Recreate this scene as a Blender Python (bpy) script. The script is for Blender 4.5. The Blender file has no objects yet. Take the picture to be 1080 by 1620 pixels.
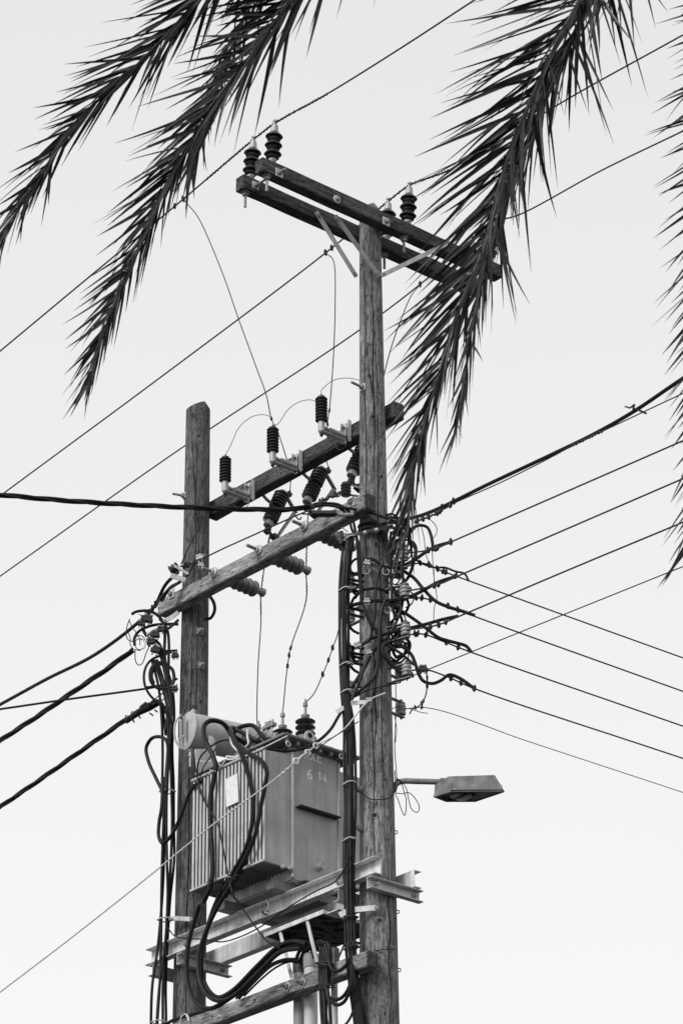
import bpy, bmesh, math, random
from mathutils import Vector, Matrix
random.seed(7)
rnd = random.uniform
S = bpy.context.scene
COL = S.collection
V = Vector
Z = V((0, 0, 1))

# ------------------------------------------------------------------ camera
FPX = 5200.0                       # focal length in pixels of the 1080 x 1620 photograph
PITCH, ROLL = math.radians(26.5), math.radians(.42)
EYE = V((0, 0, 1.6))
fw = V((0, math.cos(PITCH), math.sin(PITCH)))
_r, _u = V((1, 0, 0)), V((0, -math.sin(PITCH), math.cos(PITCH)))
cr = _r*math.cos(ROLL) - _u*math.sin(ROLL)
cu = _u*math.cos(ROLL) + _r*math.sin(ROLL)
cam = bpy.data.cameras.new('camera')
cam.sensor_fit = 'VERTICAL'; cam.sensor_height = 24.0; cam.lens = FPX/1620*24.0
cam.clip_start = .1; cam.clip_end = 3000
cam.dof.use_dof = True; cam.dof.focus_distance = 23.6; cam.dof.aperture_fstop = 16
co = bpy.data.objects.new('camera', cam); COL.objects.link(co)
m3 = Matrix((cr, cu, -fw)).transposed()
co.matrix_world = Matrix.Translation(EYE) @ m3.to_4x4()
S.camera = co

# ------------------------------------------------------------------ world, sun, exposure
SUN_EL, SUN_AZ = math.radians(38), math.radians(-138)     # azimuth from +Y, positive to the right
world = bpy.data.worlds.new('World'); S.world = world; world.use_nodes = True
wn, wl = world.node_tree.nodes, world.node_tree.links
wn.clear()
sky = wn.new('ShaderNodeTexSky'); sky.sky_type = 'NISHITA'; sky.sun_disc = False
sky.sun_elevation = SUN_EL; sky.sun_rotation = SUN_AZ
sky.dust_density = 4.0
bw = wn.new('ShaderNodeRGBToBW')
tc = wn.new('ShaderNodeTexCoord')
cl = wn.new('ShaderNodeTexNoise'); cl.inputs['Scale'].default_value = 2.2; cl.inputs['Detail'].default_value = 4
ramp = wn.new('ShaderNodeMapRange')
ramp.inputs['To Min'].default_value = .96; ramp.inputs['To Max'].default_value = 1.04
mix = wn.new('ShaderNodeMix'); mix.data_type = 'FLOAT'; mix.inputs[0].default_value = .9
bg = wn.new('ShaderNodeBackground'); bg.inputs['Strength'].default_value = .078
wo = wn.new('ShaderNodeOutputWorld')
wl.new(sky.outputs[0], bw.inputs[0])
wl.new(tc.outputs['Generated'], cl.inputs['Vector'])
wl.new(cl.outputs[0], ramp.inputs['Value'])
sep = wn.new('ShaderNodeSeparateXYZ'); wl.new(tc.outputs['Generated'], sep.inputs[0])
el = wn.new('ShaderNodeMapRange')          # an even overcast, a little brighter towards the horizon
el.inputs['From Min'].default_value = 0; el.inputs['From Max'].default_value = 1
el.inputs['To Min'].default_value = 9.6; el.inputs['To Max'].default_value = 5.4
wl.new(sep.outputs[2], el.inputs['Value'])
mul = wn.new('ShaderNodeMath'); mul.operation = 'MULTIPLY'
wl.new(ramp.outputs[0], mul.inputs[0]); wl.new(el.outputs[0], mul.inputs[1])
wl.new(bw.outputs[0], mix.inputs[2]); wl.new(mul.outputs[0], mix.inputs[3])
wl.new(mix.outputs[0], bg.inputs['Color']); wl.new(bg.outputs[0], wo.inputs['Surface'])

sl = bpy.data.lights.new('sun', 'SUN'); sl.energy = 1.5; sl.angle = math.radians(20); sl.color = (1, 1, 1)
so = bpy.data.objects.new('sun', sl); COL.objects.link(so)
sd = V((math.sin(SUN_AZ)*math.cos(SUN_EL), math.cos(SUN_AZ)*math.cos(SUN_EL), math.sin(SUN_EL)))
so.rotation_euler = sd.to_track_quat('Z', 'Y').to_euler(); so.location = (0, 0, 40)
vs = S.view_settings
vs.view_transform = 'Standard'; vs.look = 'None'; vs.exposure = .64; vs.gamma = 1; vs.use_curve_mapping = False
S.cycles.max_bounces = 6

# ------------------------------------------------------------------ measuring: a photograph pixel to a point on a known plane
def ray(x, y): return fw + cr*((x-540)/FPX) - cu*((y-810)/FPX)
def hit(x, y, p, n):
    d = ray(x, y); return EYE + d*((p-EYE).dot(n)/d.dot(n))
AZ = math.radians(-41)
A = V((math.sin(AZ), math.cos(AZ), 0))           # from the tall pole towards the short pole
B = V((A.y, -A.x, 0))                            # away from the viewer to the right
P1 = hit(600, 1600, V((0, 21.5, 0)), V((0, 1, 0))); P1.z = 0
P2 = hit(299.5, 1600, P1, B); P2.z = 0
SPAN = (P2-P1).dot(A)
def W(u, v, z): return P1 + A*u + B*v + Z*z
def at_v(x, y, v): return hit(x, y, P1+B*v, B)
def at_u(x, y, u): return hit(x, y, P1+A*u, A)
def at_y(x, y, dy): return hit(x, y, P1+V((0, dy, 0)), V((0, 1, 0)))
def uvz(p): q = p-P1; return q.dot(A), q.dot(B), q.z
CROP = {'p': (0, 0, 1), 'z1': (340, 170, 2.25), 'z2': (270, 570, 2.7), 'z3': (240, 780, 2.571), 'z4': (520, 780, 4.154), 'z5': (180, 930, 3.857),
        'z6': (230, 1100, 3.086), 'z7': (230, 1330, 2.4), 'z8': (540, 1180, 3.857), 'y1': (330, 660, 4.696), 'y2': (260, 1110, 3.6),
        'y3': (470, 720, 5.684), 'y4': (550, 880, 7.2), 'y5': (550, 990, 7.2), 'y6': (420, 1420, 4.5), 'y7': (230, 1420, 4.909),
        'y8': (190, 930, 7.045), 'w7': (640, 780, 2.4545), 'w8': (0, 740, 2.893)}
def pt(k, x, y, mode, val):
    ox, oy, s = CROP[k]; X, Y = ox+x/s, oy+y/s
    return {'y': at_y, 'v': at_v, 'u': at_u}[mode](X, Y, val)
def path(k, pts, mode='y', val=0.0):
    out = []
    for p in pts:
        if isinstance(p, Vector): out.append(p); continue
        if len(p) == 3: val = p[2]
        if len(p) == 4: mode, val = p[2], p[3]
        out.append(pt(k, p[0], p[1], mode, val))
    return out

# ------------------------------------------------------------------ materials (a monochrome place: every colour is a grey)
def g(v): return (v, v, v, 1)
class NT:
    def __init__(s, name):
        s.m = bpy.data.materials.new(name); s.m.use_nodes = True
        s.n, s.l = s.m.node_tree.nodes, s.m.node_tree.links
        s.b = s.n['Principled BSDF']; s.tc = s.n.new('ShaderNodeTexCoord')
    def noise(s, scale, detail=4, rough=.55, vec=(1, 1, 1)):
        mp = s.n.new('ShaderNodeMapping'); mp.inputs['Scale'].default_value = vec
        s.l.new(s.tc.outputs['Object'], mp.inputs['Vector'])
        t = s.n.new('ShaderNodeTexNoise'); t.inputs['Scale'].default_value = scale
        t.inputs['Detail'].default_value = detail; t.inputs['Roughness'].default_value = rough
        s.l.new(mp.outputs[0], t.inputs['Vector']); return t.outputs[0]
    def rmp(s, src, stops):
        r = s.n.new('ShaderNodeValToRGB'); e = r.color_ramp.elements
        while len(e) < len(stops): e.new(.5)
        for i, (p, v) in enumerate(stops): e[i].position = p; e[i].color = g(v)
        s.l.new(src, r.inputs[0]); return r.outputs[0]
    def op(s, o, a, b):
        m = s.n.new('ShaderNodeMath'); m.operation = o
        for i, q in enumerate((a, b)):
            if isinstance(q, (int, float)): m.inputs[i].default_value = q
            else: s.l.new(q, m.inputs[i])
        return m.outputs[0]
    def bump(s, h, st, dist=.01):
        b = s.n.new('ShaderNodeBump'); b.inputs['Strength'].default_value = st; b.inputs['Distance'].default_value = dist
        s.l.new(h, b.inputs['Height']); s.l.new(b.outputs[0], s.b.inputs['Normal'])
    def end(s, col, rough=.7, metal=0, spec=.5):
        if isinstance(col, (int, float)): s.b.inputs['Base Color'].default_value = g(col)
        else: s.l.new(col, s.b.inputs['Base Color'])
        s.b.inputs['Roughness'].default_value = rough; s.b.inputs['Metallic'].default_value = metal
        s.b.inputs['Specular IOR Level'].default_value = spec
        return s.m
def wood(name, axis, lo, hi, pale):
    n = NT(name)
    def st(long_, cross): return tuple(long_ if 'xyz'[i] == axis else cross for i in range(3))
    c = n.rmp(n.noise(1, 8, .72, st(4.5, 30)), [(.30, lo), (.5, (lo+hi)*.46), (.70, hi)])
    f = n.rmp(n.noise(1, 6, .7, st(11, 120)), [(.3, .35), (.5, 1.0), (.7, 1.75)])
    big = n.rmp(n.noise(1, 4, .6, st(1.6, 4)), [(.3, .72), (.7, 1.28)])
    crk = n.op('ABSOLUTE', n.op('SUBTRACT', n.noise(1, 3, .5, st(.3, 7)), .5), 0)
    gate = n.rmp(n.noise(1, 2, .5, st(.9, 5)), [(.53, 0), (.62, 1)])
    ck = n.op('MAXIMUM', n.rmp(crk, [(.0, .1), (.005, .3), (.010, 1.0)]), n.op('SUBTRACT', 1.0, gate))
    sp = n.rmp(n.noise(1, 6, .75, st(30, 62)), [(.57, 0), (.68, pale)])
    dk = n.rmp(n.noise(1, 6, .75, st(16, 55)), [(.35, .25), (.45, 1.0)]); ck = n.op('MULTIPLY', ck, dk)
    col = n.op('ADD', n.op('MULTIPLY', n.op('MULTIPLY', n.op('MULTIPLY', c, f), big), ck), sp)
    n.bump(n.op('ADD', n.op('MULTIPLY', f, .5), ck), .9, .006)
    return n.end(col, .9, 0, .2)
def mottled(name, lo, hi, scale=9, rough=.6, metal=0, spec=.4, bump=0, streak=None):
    n = NT(name)
    c = n.rmp(n.noise(scale, 6, .6), [(.3, lo), (.7, hi)])
    if streak:
        s = n.rmp(n.noise(1, 4, .6, (22, 22, 1.2)), [(.34, streak), (.55, 1.0)])
        c = n.op('MULTIPLY', c, s)
    if bump: n.bump(n.noise(scale*6, 4), bump, .004)
    return n.end(c, rough, metal, spec)
M = {
 'pole_wood': wood('pole_wood', 'z', .07, .32, .18),
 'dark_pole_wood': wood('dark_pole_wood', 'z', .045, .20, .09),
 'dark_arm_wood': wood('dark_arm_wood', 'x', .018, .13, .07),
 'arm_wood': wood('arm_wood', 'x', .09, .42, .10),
 'galv': mottled('galvanised_steel', .42, .62, 14, .5, .15, .5, .1, .75),
 'white_steel': mottled('white_painted_steel', .52, .82, 9, .5, 0, .4, .05, .66),
 'bolt': mottled('weathered_bolt', .16, .42, 60, .55, .3),
 'paint': mottled('grey_tank_paint', .36, .48, 5, .45, 0, .4, .04, .80),
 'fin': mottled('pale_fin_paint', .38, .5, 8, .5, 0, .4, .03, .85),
 'fin_wall': mottled('gap_shade_fin_paint', .17, .25, 8, .55, 0, .3, .03, .85),  # shade between the fins put into the wall colour
 'fin_edge': mottled('highlight_fin_edge', .52, .64, 8, .5, 0, .4, .03, .9),  # bright fin edges: highlight put into the bead's colour
 'lid': mottled('lid_paint', .13, .2, 10, .5, 0, .5, .05),
 'cable': mottled('black_cable', .005, .016, 18, .5, 0, .2),
 'wire': mottled('dark_conductor', .015, .035, 40, .6, .2, .4),
 'pale_wire': mottled('pale_guy_wire', .5, .75, 60, .55, .1),
 'white_cable': mottled('white_cable', .6, .78, 30, .5),
 'porcelain': mottled('brown_black_porcelain', .02, .045, 8, .25, 0, .5),
 'rubber': mottled('dark_rubber', .018, .035, 12, .5, 0, .4),
 'grey_porcelain': mottled('grey_porcelain', .10, .17, 10, .3, 0, .6),
 'pale_porcelain': mottled('pale_porcelain', .2, .42, 20, .3, 0, .6),
 'cap': mottled('grey_metal_cap', .32, .46, 30, .5, .2),
 'dark_iron': mottled('dark_iron', .015, .045, 40, .6, .2),
 'lamp': mottled('weathered_lamp_housing', .11, .25, 14, .6, 0, .3, .1, .8),
 'plastic_pipe': mottled('pale_conduit', .5, .66, 5, .45),
 'grey_pipe': mottled('grey_conduit', .26, .34, 5, .45),
 'pipe_cap': mottled('dark_pipe_cap', .06, .12, 20, .5),
 'leaf': mottled('palm_leaflet', .008, .034, 30, .42, 0, .4),
 'pale_leaf': mottled('pale_palm_leaflet', .03, .08, 14, .6, 0, .3),  # paler leaflets mixed in: sunlit highlights put into the colour
 'rachis': mottled('palm_rachis', .012, .035, 20, .5),
 'trunk': mottled('palm_trunk', .06, .2, 12, .9, 0, .2, .6),
 'letter': mottled('white_lettering', .86, .92, 40, .6),
 'hole': mottled('hole_dark', .004, .01, 10, .9),
 'ground': mottled('ground_gravel', .04, .08, 3, .9, 0, .2, .5),
}
n = NT('rusty_plate')
M['rust'] = n.end(n.rmp(n.noise(16, 3, .5, (1, .5, 1)), [(.47, .006), (.50, .11), (.60, .06)]), .8, 0, .2)
n = NT('nameplate_enamel')
M['plate'] = n.end(n.rmp(n.noise(26, 4, .6, (1, 1, 5)), [(.36, .60), (.5, .74), (.62, .8)]), .5)
n = NT('lamp_glass'); n.b.inputs['Transmission Weight'].default_value = .25
M['glass'] = n.end(.55, .12)

# ------------------------------------------------------------------ mesh helpers
PM = {}
class MB:
    def __init__(s): s.v = []; s.f = []
    def add(s, vs, fs):
        o = len(s.v); s.v += [V(q) for q in vs]; s.f += [[i+o for i in f] for f in fs]
    def box(s, c, ax, ay, az):
        """centre and three half-extent vectors"""
        vs = [c+ax*i+ay*j+az*k for i in (-1, 1) for j in (-1, 1) for k in (-1, 1)]
        fs = [(0, 1, 3, 2), (4, 6, 7, 5), (0, 4, 5, 1), (2, 3, 7, 6), (0, 2, 6, 4), (1, 5, 7, 3)]
        if ax.cross(ay).dot(az) < 0: fs = [f[::-1] for f in fs]
        s.add(vs, fs); return s
    def bar(s, p, q, wdir, w, t):
        """flat bar from p to q, w wide along wdir, t thick"""
        d = (q-p); wv = (wdir-d*(wdir.dot(d)/d.dot(d))).normalized(); tv = d.cross(wv).normalized()
        return s.box((p+q)/2, d/2, wv*w/2, tv*t/2)
    def tube(s, pts, r, n=8, caps=True):
        P = [V(p) for p in pts]; R = r if isinstance(r, (list, tuple)) else [r]*len(P)
        t0 = (P[1]-P[0]).normalized(); nr = t0.orthogonal().normalized(); vs = []; fs = []
        for i, p in enumerate(P):
            t = (P[min(i+1, len(P)-1)]-P[max(i-1, 0)])
            t = t.normalized() if t.length > 1e-9 else t0
            nr = nr-t*nr.dot(t); nr = nr.normalized() if nr.length > 1e-6 else t.orthogonal().normalized()
            b = t.cross(nr)
            vs += [p+(nr*math.cos(2*math.pi*k/n)+b*math.sin(2*math.pi*k/n))*R[i] for k in range(n)]
        for i in range(len(P)-1):
            for k in range(n): fs.append((i*n+k, i*n+(k+1) % n, (i+1)*n+(k+1) % n, (i+1)*n+k))
        if caps: fs += [tuple(range(n))[::-1], tuple(range((len(P)-1)*n, len(P)*n))]
        s.add(vs, fs); return s
    def lathe(s, prof, o, axis, n=16):
        axis = axis.normalized(); a = axis.orthogonal().normalized(); b = axis.cross(a); vs = []; fs = []
        for r, h in prof:
            vs += [o+axis*h+(a*math.cos(2*math.pi*k/n)+b*math.sin(2*math.pi*k/n))*max(r, 1e-4) for k in range(n)]
        for i in range(len(prof)-1):
            for k in range(n): fs.append((i*n+k, i*n+(k+1) % n, (i+1)*n+(k+1) % n, (i+1)*n+k))
        fs += [tuple(range(n))[::-1], tuple(range((len(prof)-1)*n, len(prof)*n))]
        s.add(vs, fs); return s
    def prism(s, poly, ext):
        n = len(poly); vs = list(poly)+[p+ext for p in poly]
        fs = [tuple(range(n))[::-1], tuple(range(n, 2*n))]+[(i, (i+1) % n, n+(i+1) % n, n+i) for i in range(n)]
        s.add(vs, fs); return s
    def build(s, name, mat, parent=None, bevel=0, smooth=35, origin=None):
        me = bpy.data.meshes.new(name)
        if parent is not None: inv = PM[parent.name].inverted()
        elif origin is not None: inv = Matrix.Translation(-origin)
        else: inv = Matrix.Identity(4)
        me.from_pydata([inv @ q for q in s.v], [], s.f)
        bm = bmesh.new(); bm.from_mesh(me); bmesh.ops.recalc_face_normals(bm, faces=bm.faces)
        if bevel:
            ed = [e for e in bm.edges if len(e.link_faces) == 2 and e.calc_face_angle(0) > .6]
            bmesh.ops.bevel(bm, geom=ed, offset=bevel, segments=2, affect='EDGES', clamp_overlap=True)
        bm.to_mesh(me); bm.free()
        me.materials.append(M[mat])
        if smooth:
            me.polygons.foreach_set('use_smooth', [True]*len(me.polygons)); me.set_sharp_from_angle(angle=math.radians(smooth))
        ob = bpy.data.objects.new(name, me); COL.objects.link(ob)
        if parent is not None: ob.parent = parent; PM[ob.name] = PM[parent.name]
        else:
            ob.location = origin if origin is not None else (0, 0, 0)
            PM[ob.name] = Matrix.Translation(origin) if origin is not None else Matrix.Identity(4)
        return ob
def tag(o, label, cat, group=None, kind=None):
    if label: o['label'] = label
    if cat: o['category'] = cat
    if group: o['group'] = group
    if kind: o['kind'] = kind
    return o
def thing(name, label, cat, mat=None, group=None):
    o = bpy.data.objects.new(name, None); COL.objects.link(o); o.empty_display_size = .1
    mat = mat or Matrix.Identity(4); o.matrix_world = mat; PM[o.name] = mat
    return tag(o, label, cat, group)
def frame(o, x, z=Z):
    x = x.normalized(); y = z.cross(x).normalized(); z2 = x.cross(y)
    return Matrix.Translation(o) @ Matrix((x, y, z2)).transposed().to_4x4()
def zframe(o, z, xh):
    z = z.normalized(); y = z.cross(xh).normalized(); x = y.cross(z)
    return Matrix.Translation(o) @ Matrix((x, y, z)).transposed().to_4x4()
def copy_tree(o, mat=None, label=None, parent=None):
    c = o.copy(); COL.objects.link(c)
    if parent is not None: c.parent = parent
    if mat is not None: c.matrix_world = mat; PM[c.name] = mat
    if label: c['label'] = label
    for ch in list(o.children): copy_tree(ch, parent=c)
    return c
def spline(pts, sub=8):
    P = [pts[0]*2-pts[1]]+list(pts)+[pts[-1]*2-pts[-2]]; out = []
    for i in range(1, len(P)-2):
        a, b, c, d = P[i-1:i+3]
        k = lambda p, q: max((q-p).length**.5, 1e-5)
        t1 = k(a, b); t2 = t1+k(b, c); t3 = t2+k(c, d)
        for j in range(sub):
            t = t1+(t2-t1)*j/sub
            A1 = a*((t1-t)/t1)+b*(t/t1); A2 = b*((t2-t)/(t2-t1))+c*((t-t1)/(t2-t1)); A3 = c*((t3-t)/(t3-t2))+d*((t-t2)/(t3-t2))
            B1 = A1*((t2-t)/t2)+A2*(t/t2); B2 = A2*((t3-t)/(t3-t1))+A3*((t-t1)/(t3-t1))
            out.append(B1*((t2-t)/(t2-t1))+B2*((t-t1)/(t2-t1)))
    return out+[pts[-1]]
def helix(pts, R, pitch, phase=0, step=.012):
    """points winding round a path"""
    out = []; L = 0; t0 = (pts[1]-pts[0]).normalized(); nr = t0.orthogonal().normalized()
    for i in range(len(pts)-1):
        a, b = pts[i], pts[i+1]; d = (b-a); l = d.length
        if l < 1e-6: continue
        t = d/l; nr = (nr-t*nr.dot(t)).normalized(); bt = t.cross(nr); k = max(1, int(l/step))
        for j in range(k):
            q = a+d*(j/k); ang = 2*math.pi*(L+l*j/k)/pitch+phase
            out.append(q+(nr*math.cos(ang)+bt*math.sin(ang))*R)
        L += l
    return out
CLAMP = None
def add_clamp(parent, p, d, s=1.0):
    """a small two-bolt line clamp, one mesh shared by all"""
    global CLAMP
    if CLAMP is None:
        b = MB(); X, Y = V((1, 0, 0)), V((0, 1, 0))
        b.box(V((0, 0, 0)), X*.020, Y*.014, Z*.017).box(V((0, 0, .022)), X*.013, Y*.017, Z*.008).box(V((0, 0, -.022)), X*.013, Y*.017, Z*.007)
        b.lathe([(.008, -.04), (.008, .042)], V((0, 0, 0)), Z, 6).lathe([(.013, .034), (.013, .044)], V((0, 0, 0)), Z, 6)
        o = b.build('clamp', 'dark_iron', None, .003); CLAMP = o.data; bpy.data.objects.remove(o)
    o = bpy.data.objects.new('clamp', CLAMP); COL.objects.link(o); o.parent = parent
    f = zframe(p, Z+V((rnd(-.3, .3), rnd(-.3, .3), 0)), d) @ Matrix.Scale(s*.66, 4)
    o.matrix_local = PM[parent.name].inverted() @ f
def cable(name, label, cat, pts, r, mat='cable', group=None, sub=8, clamps=(), n=8, ext=0, extb=0, wraps=(), cs=1.0, strands=0, pitch=.6):
    if ext: pts = pts+[pts[-1]+(pts[-1]-pts[-2]).normalized()*ext]
    if extb: pts = [pts[0]+(pts[0]-pts[1]).normalized()*extb]+pts
    P = spline(pts, sub) if len(pts) > 2 else [pts[0].lerp(pts[1], i/10) for i in range(11)]
    if strands:
        o = thing(name, label, cat, Matrix.Translation(P[0]), group)
        for k in range(strands):
            MB().tube(helix(P, r*1.05, pitch, 2*math.pi*k/strands, .04), r, 7).build('strand', mat, o)
    else:
        o = tag(MB().tube(P, r, n).build(name, mat, None, origin=P[0]), label, cat, group)
    L = [0]
    for i in range(len(P)-1): L.append(L[-1]+(P[i+1]-P[i]).length)
    for c in clamps:                       # a clamp at the point of the line nearest to c
        i = min(range(len(P)-1), key=lambda i: (P[i]-c).length)
        add_clamp(o, P[i], P[i+1]-P[i], cs)
    for a, b, rr, pit in wraps:            # preformed rods wound round the conductor between two points
        i = min(range(len(P)), key=lambda i: (P[i]-a).length); j = min(range(len(P)), key=lambda i: (P[i]-b).length)
        i, j = min(i, j), max(i, j)
        if j-i >= 1: MB().tube(helix(P[i:j+1], rr*.9, pit), rr*.75, 5).build('wrap', mat, o)
    return o
def bolt(parent, p, d, length=.1, r=.011, washer='square', wr=.035, up=Z, wmat='galv'):
    """washer plate and a protruding threaded end with nut, on the face at p looking along d"""
    d = d.normalized(); a = d.cross(up).normalized(); b = a.cross(d).normalized()
    w = MB()
    if washer == 'square': w.box(p+d*.004, a*wr, b*wr, d*.004)
    else: w.lathe([(wr, .0005), (wr, .008), (wr*.75, .014)], p, d, 16)
    w.build('washer', wmat, parent, .0015)
    MB().lathe([(.02, .009), (.022, .012), (.022, .026), (.018, .03)], p, d, 6).lathe([(r, .009), (r, length), (r*.8, length+.004)], p, d, 10).build('bolt', 'bolt', parent)

# ------------------------------------------------------------------ ground
b = MB(); b.add([V((-600, -600, 0)), V((600, -600, 0)), V((600, 600, 0)), V((-600, 600, 0))], [(0, 1, 2, 3)])
gr = b.build('ground', 'ground', None, smooth=0); gr['kind'] = 'structure'

# ------------------------------------------------------------------ the two poles
def pole(label, base, ztop, r_at, mat, cut, knots, cracks):
    t = thing('utility_pole', label, 'utility pole', Matrix.Translation(base))
    b = MB(); n = 40; zs = [-.4]+[ztop*i/60 for i in range(1, 61)]; vs = []; fs = []
    ph = [rnd(0, 6.28) for _ in range(6)]
    def dev(a, z): return .010*math.sin(2*a+ph[0]+z*.25)+.007*math.sin(3*a+ph[1]-z*.4)+.006*math.sin(5*a+ph[2]+z*.15)+.006*math.sin(9*a+ph[3])
    for i, z in enumerate(zs):
        for k in range(n):
            a = 2*math.pi*k/n; r = r_at(z)*(1+dev(a, z))
            x, y = r*math.cos(a), r*math.sin(a); zz = z+(cut(x, y) if i == len(zs)-1 else 0)
            vs.append(base+V((x, y, zz)))
    for i in range(len(zs)-1):
        for k in range(n): fs.append((i*n+k, i*n+(k+1) % n, (i+1)*n+(k+1) % n, (i+1)*n+k))
    vs.append(base+V((0, 0, ztop+cut(0, 0)+.01))); c = len(vs)-1; o = (len(zs)-1)*n
    for k in range(n): fs.append((o+k, o+(k+1) % n, c))
    b.add(vs, fs); b.build('shaft', mat, t, smooth=40)
    def skin(x, y):                       # the point of the pole's surface seen at a photograph pixel
        q = at_y(x, y, base.y-P1.y); s = q.x-base.x; r = r_at(q.z); s = max(-r*.97, min(r*.97, s))
        nrm = V((s, -math.sqrt(r*r-s*s), 0)).normalized()
        return base+V((0, 0, q.z))+nrm*r, nrm
    for x, y, s in knots:
        p, nrm = skin(x, y)
        MB().lathe([(s*1.5, -.012), (s*1.45, .003), (s, .005)], p, nrm, 14).build('knot', mat, t)
        MB().lathe([(s, -.004), (s*.9, .0062), (s*.4, .0066)], p, nrm, 12).build('hole', 'hole', t)
    for k, ang, z0, z1, wd in cracks:     # drying checks: dark slits with lifted lips
        pts = [];
        for i in range(24):
            z = z0+(z1-z0)*i/23; a = ang+.05*math.sin(i*.7+k)+rnd(-.008, .008); r = r_at(z)*(1+dev(a, z))
            pts.append(base+V((math.cos(a)*r, math.sin(a)*r, z)))
        MB().tube(pts, [wd*(.2+math.sin(math.pi*(i+.5)/24)) for i in range(24)], 5).build('crack', 'hole', t)
    return t, skin
R1 = lambda z: .0838+(14.52-z)*(.1365-.0838)/(14.52-8.527)
R2 = lambda z: .0950+(14.07-z)*(.1200-.0950)/(14.07-9.04)
pole1, skin1 = pole('taller of the two wooden poles, carrying the crossarms, with a peaked top', P1, 14.90, R1, 'pole_wood',
    lambda x, y: .025+x*.45-max(0, x-.03)*1.5+y*.2, [(584, 603, .012), (573, 425, .012), (589, 668, .008), (602, 762, .014), (594, 871, .015), (592, 1300, .018), (600, 1466, .013), (608, 1242, .007), (590, 1400, .008), (595, 420, .009)],
    [(0, -1.75, 9.3, 11.2, .0035), (1, -1.2, 9.6, 13.8, .0035), (2, -2.1, 11.6, 14.6, .0035), (3, -1.45, 12.4, 14.5, .004), (4, -1.6, 10.4, 11.3, .005), (5, -1.0, 8.4, 9.6, .0035)])
pole2, skin2 = pole('shorter wooden pole with an angled cut top, behind the tank', P2, 13.995, R2, 'dark_pole_wood',
    lambda x, y: .055+x*.38-max(0, x-.055)*1.6+y*.15, [(306, 664, .012), (315, 698, .008), (317, 1117, .010), (300, 1418, .01)],
    [(0, -1.75, 8.3, 12.4, .004), (1, -1.3, 9.0, 13.2, .0025), (2, -1.6, 12.2, 13.9, .003)])
for x, y in ((317, 952), (317, 1007), (318, 1061), (320, 890)):
    p, nrm = skin2(x, y); bolt(pole2, p, nrm, .05, .012, 'square', .028, wmat='bolt')
p, nrm = skin2(293, 788); bolt(pole2, p, nrm, .10, .010, 'square', .026)
p, nrm = skin1(574, 620); bolt(pole1, p, nrm, .12, .011, 'square', .028)
for x, y in ((571, 1315), (571, 1254)):
    p, nrm = skin1(x, y); bolt(pole1, p, nrm, .05, .012, 'round', .028, wmat='bolt')
for y in (1322, 1448, 1540):  # staples up the right side
    p, nrm = skin1(640, y); MB().tube([p, p+nrm*.018+Z*.004, p+nrm*.018+Z*.022, p+Z*.026], .004, 5).build('staple', 'dark_iron', pole1)

# ------------------------------------------------------------------ timber crossarms
def arm(label, p, q, hz, hw, mat):
    """squared timber from p to q (centre line), rounded arrises"""
    t = thing('crossarm', label, 'crossarm', frame(p, q-p)); d = (q-p); L = d.length; d.normalize(); w = Z.cross(d).normalized()
    b = MB(); n = 10; vs = []; fs = []
    sh = [(-hw, -hz), (hw, -hz), (hw, hz), (-hw, hz)]
    for i in range(n+1):
        s = L*i/n; j = lambda: rnd(-.0022, .0022)
        vs += [p+d*s+w*(a+j())+Z*(c+j()) for a, c in sh]
    for i in range(n): fs += [(i*4+k, i*4+(k+1) % 4, i*4+4+(k+1) % 4, i*4+4+k) for k in range(4)]
    fs += [(3, 2, 1, 0), (n*4, n*4+1, n*4+2, n*4+3)]
    b.add(vs, fs); b.build('beam', mat, t, .006, smooth=30)
    if mat == 'arm_wood': MB().box(q+d*.0025, d*.003, w*(hw-.004), Z*(hz-.004)).build('shaded_end_grain', 'dark_arm_wood', t)  # dark end grain; shade of the unlit end also put into its colour
    return t
HZ, HW = .060, .046
zd = 14.735; DR = .004
UF, UR = -.140, .140
def vd(x, y, u): return uvz(at_u(x, y, u))
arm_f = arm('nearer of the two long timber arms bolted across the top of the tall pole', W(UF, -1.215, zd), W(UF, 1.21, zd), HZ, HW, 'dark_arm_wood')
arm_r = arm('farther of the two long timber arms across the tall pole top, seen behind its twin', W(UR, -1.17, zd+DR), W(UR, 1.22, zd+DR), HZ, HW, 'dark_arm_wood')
for x, y in ((441, 274), (532, 316), (610, 351)):
    q = at_u(x, y, UF-HW); bolt(arm_f, q, -A, .075 if x < 500 else .03, .012, 'round' if x == 532 else 'square', .034)
q = at_u(404, 294, UR-HW); bolt(arm_r, q, -A, .2, .010, 'square', .032)
for u, arm_o, xs in ((UF, arm_f, (422, 637, 760)), (UR, arm_r, (388, 606, 725))):
    for x in xs:
        q = at_u(x, 300, u); v = uvz(q)[1]; zc = zd-HZ+(DR if u > 0 else 0)
        MB().lathe([(.036, 0), (.036, .006), (.022, .012), (.022, .03)], W(u, v, zc), -Z, 14).lathe([(.011, 0), (.011, .13)], W(u, v, zc), -Z, 10).build('pin_nut', 'bolt', arm_o)
# steel braces from the arms to the pole
def brace(label, p, q):
    t = thing('brace', label, 'brace', Matrix.Translation(q)); d = (q-p).normalized()
    MB().bar(p, q, d.cross(fw), .034, .007).build('bar', 'galv', t, .002)
    for e in (p+d*.03, q-d*.03): MB().lathe([(.013, -.008), (.013, .012)], e, -fw, 6).build('bolt', 'bolt', t)
brace('flat steel brace from the rear top arm down to the tall pole left side', at_u(500, 335, UR-HW-.012), W(.03, -.115, at_u(568, 440, .03).z))
brace('flat steel brace from the front top arm, crossing left of the tall pole face', at_u(530, 341, UF+.02)-Z*.0, at_y(600, 437, -.125))
brace('flat steel brace rising right from the tall pole to the front top arm', at_u(712, 383, UF-HW-.012), at_y(603, 436, -.128))

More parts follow.
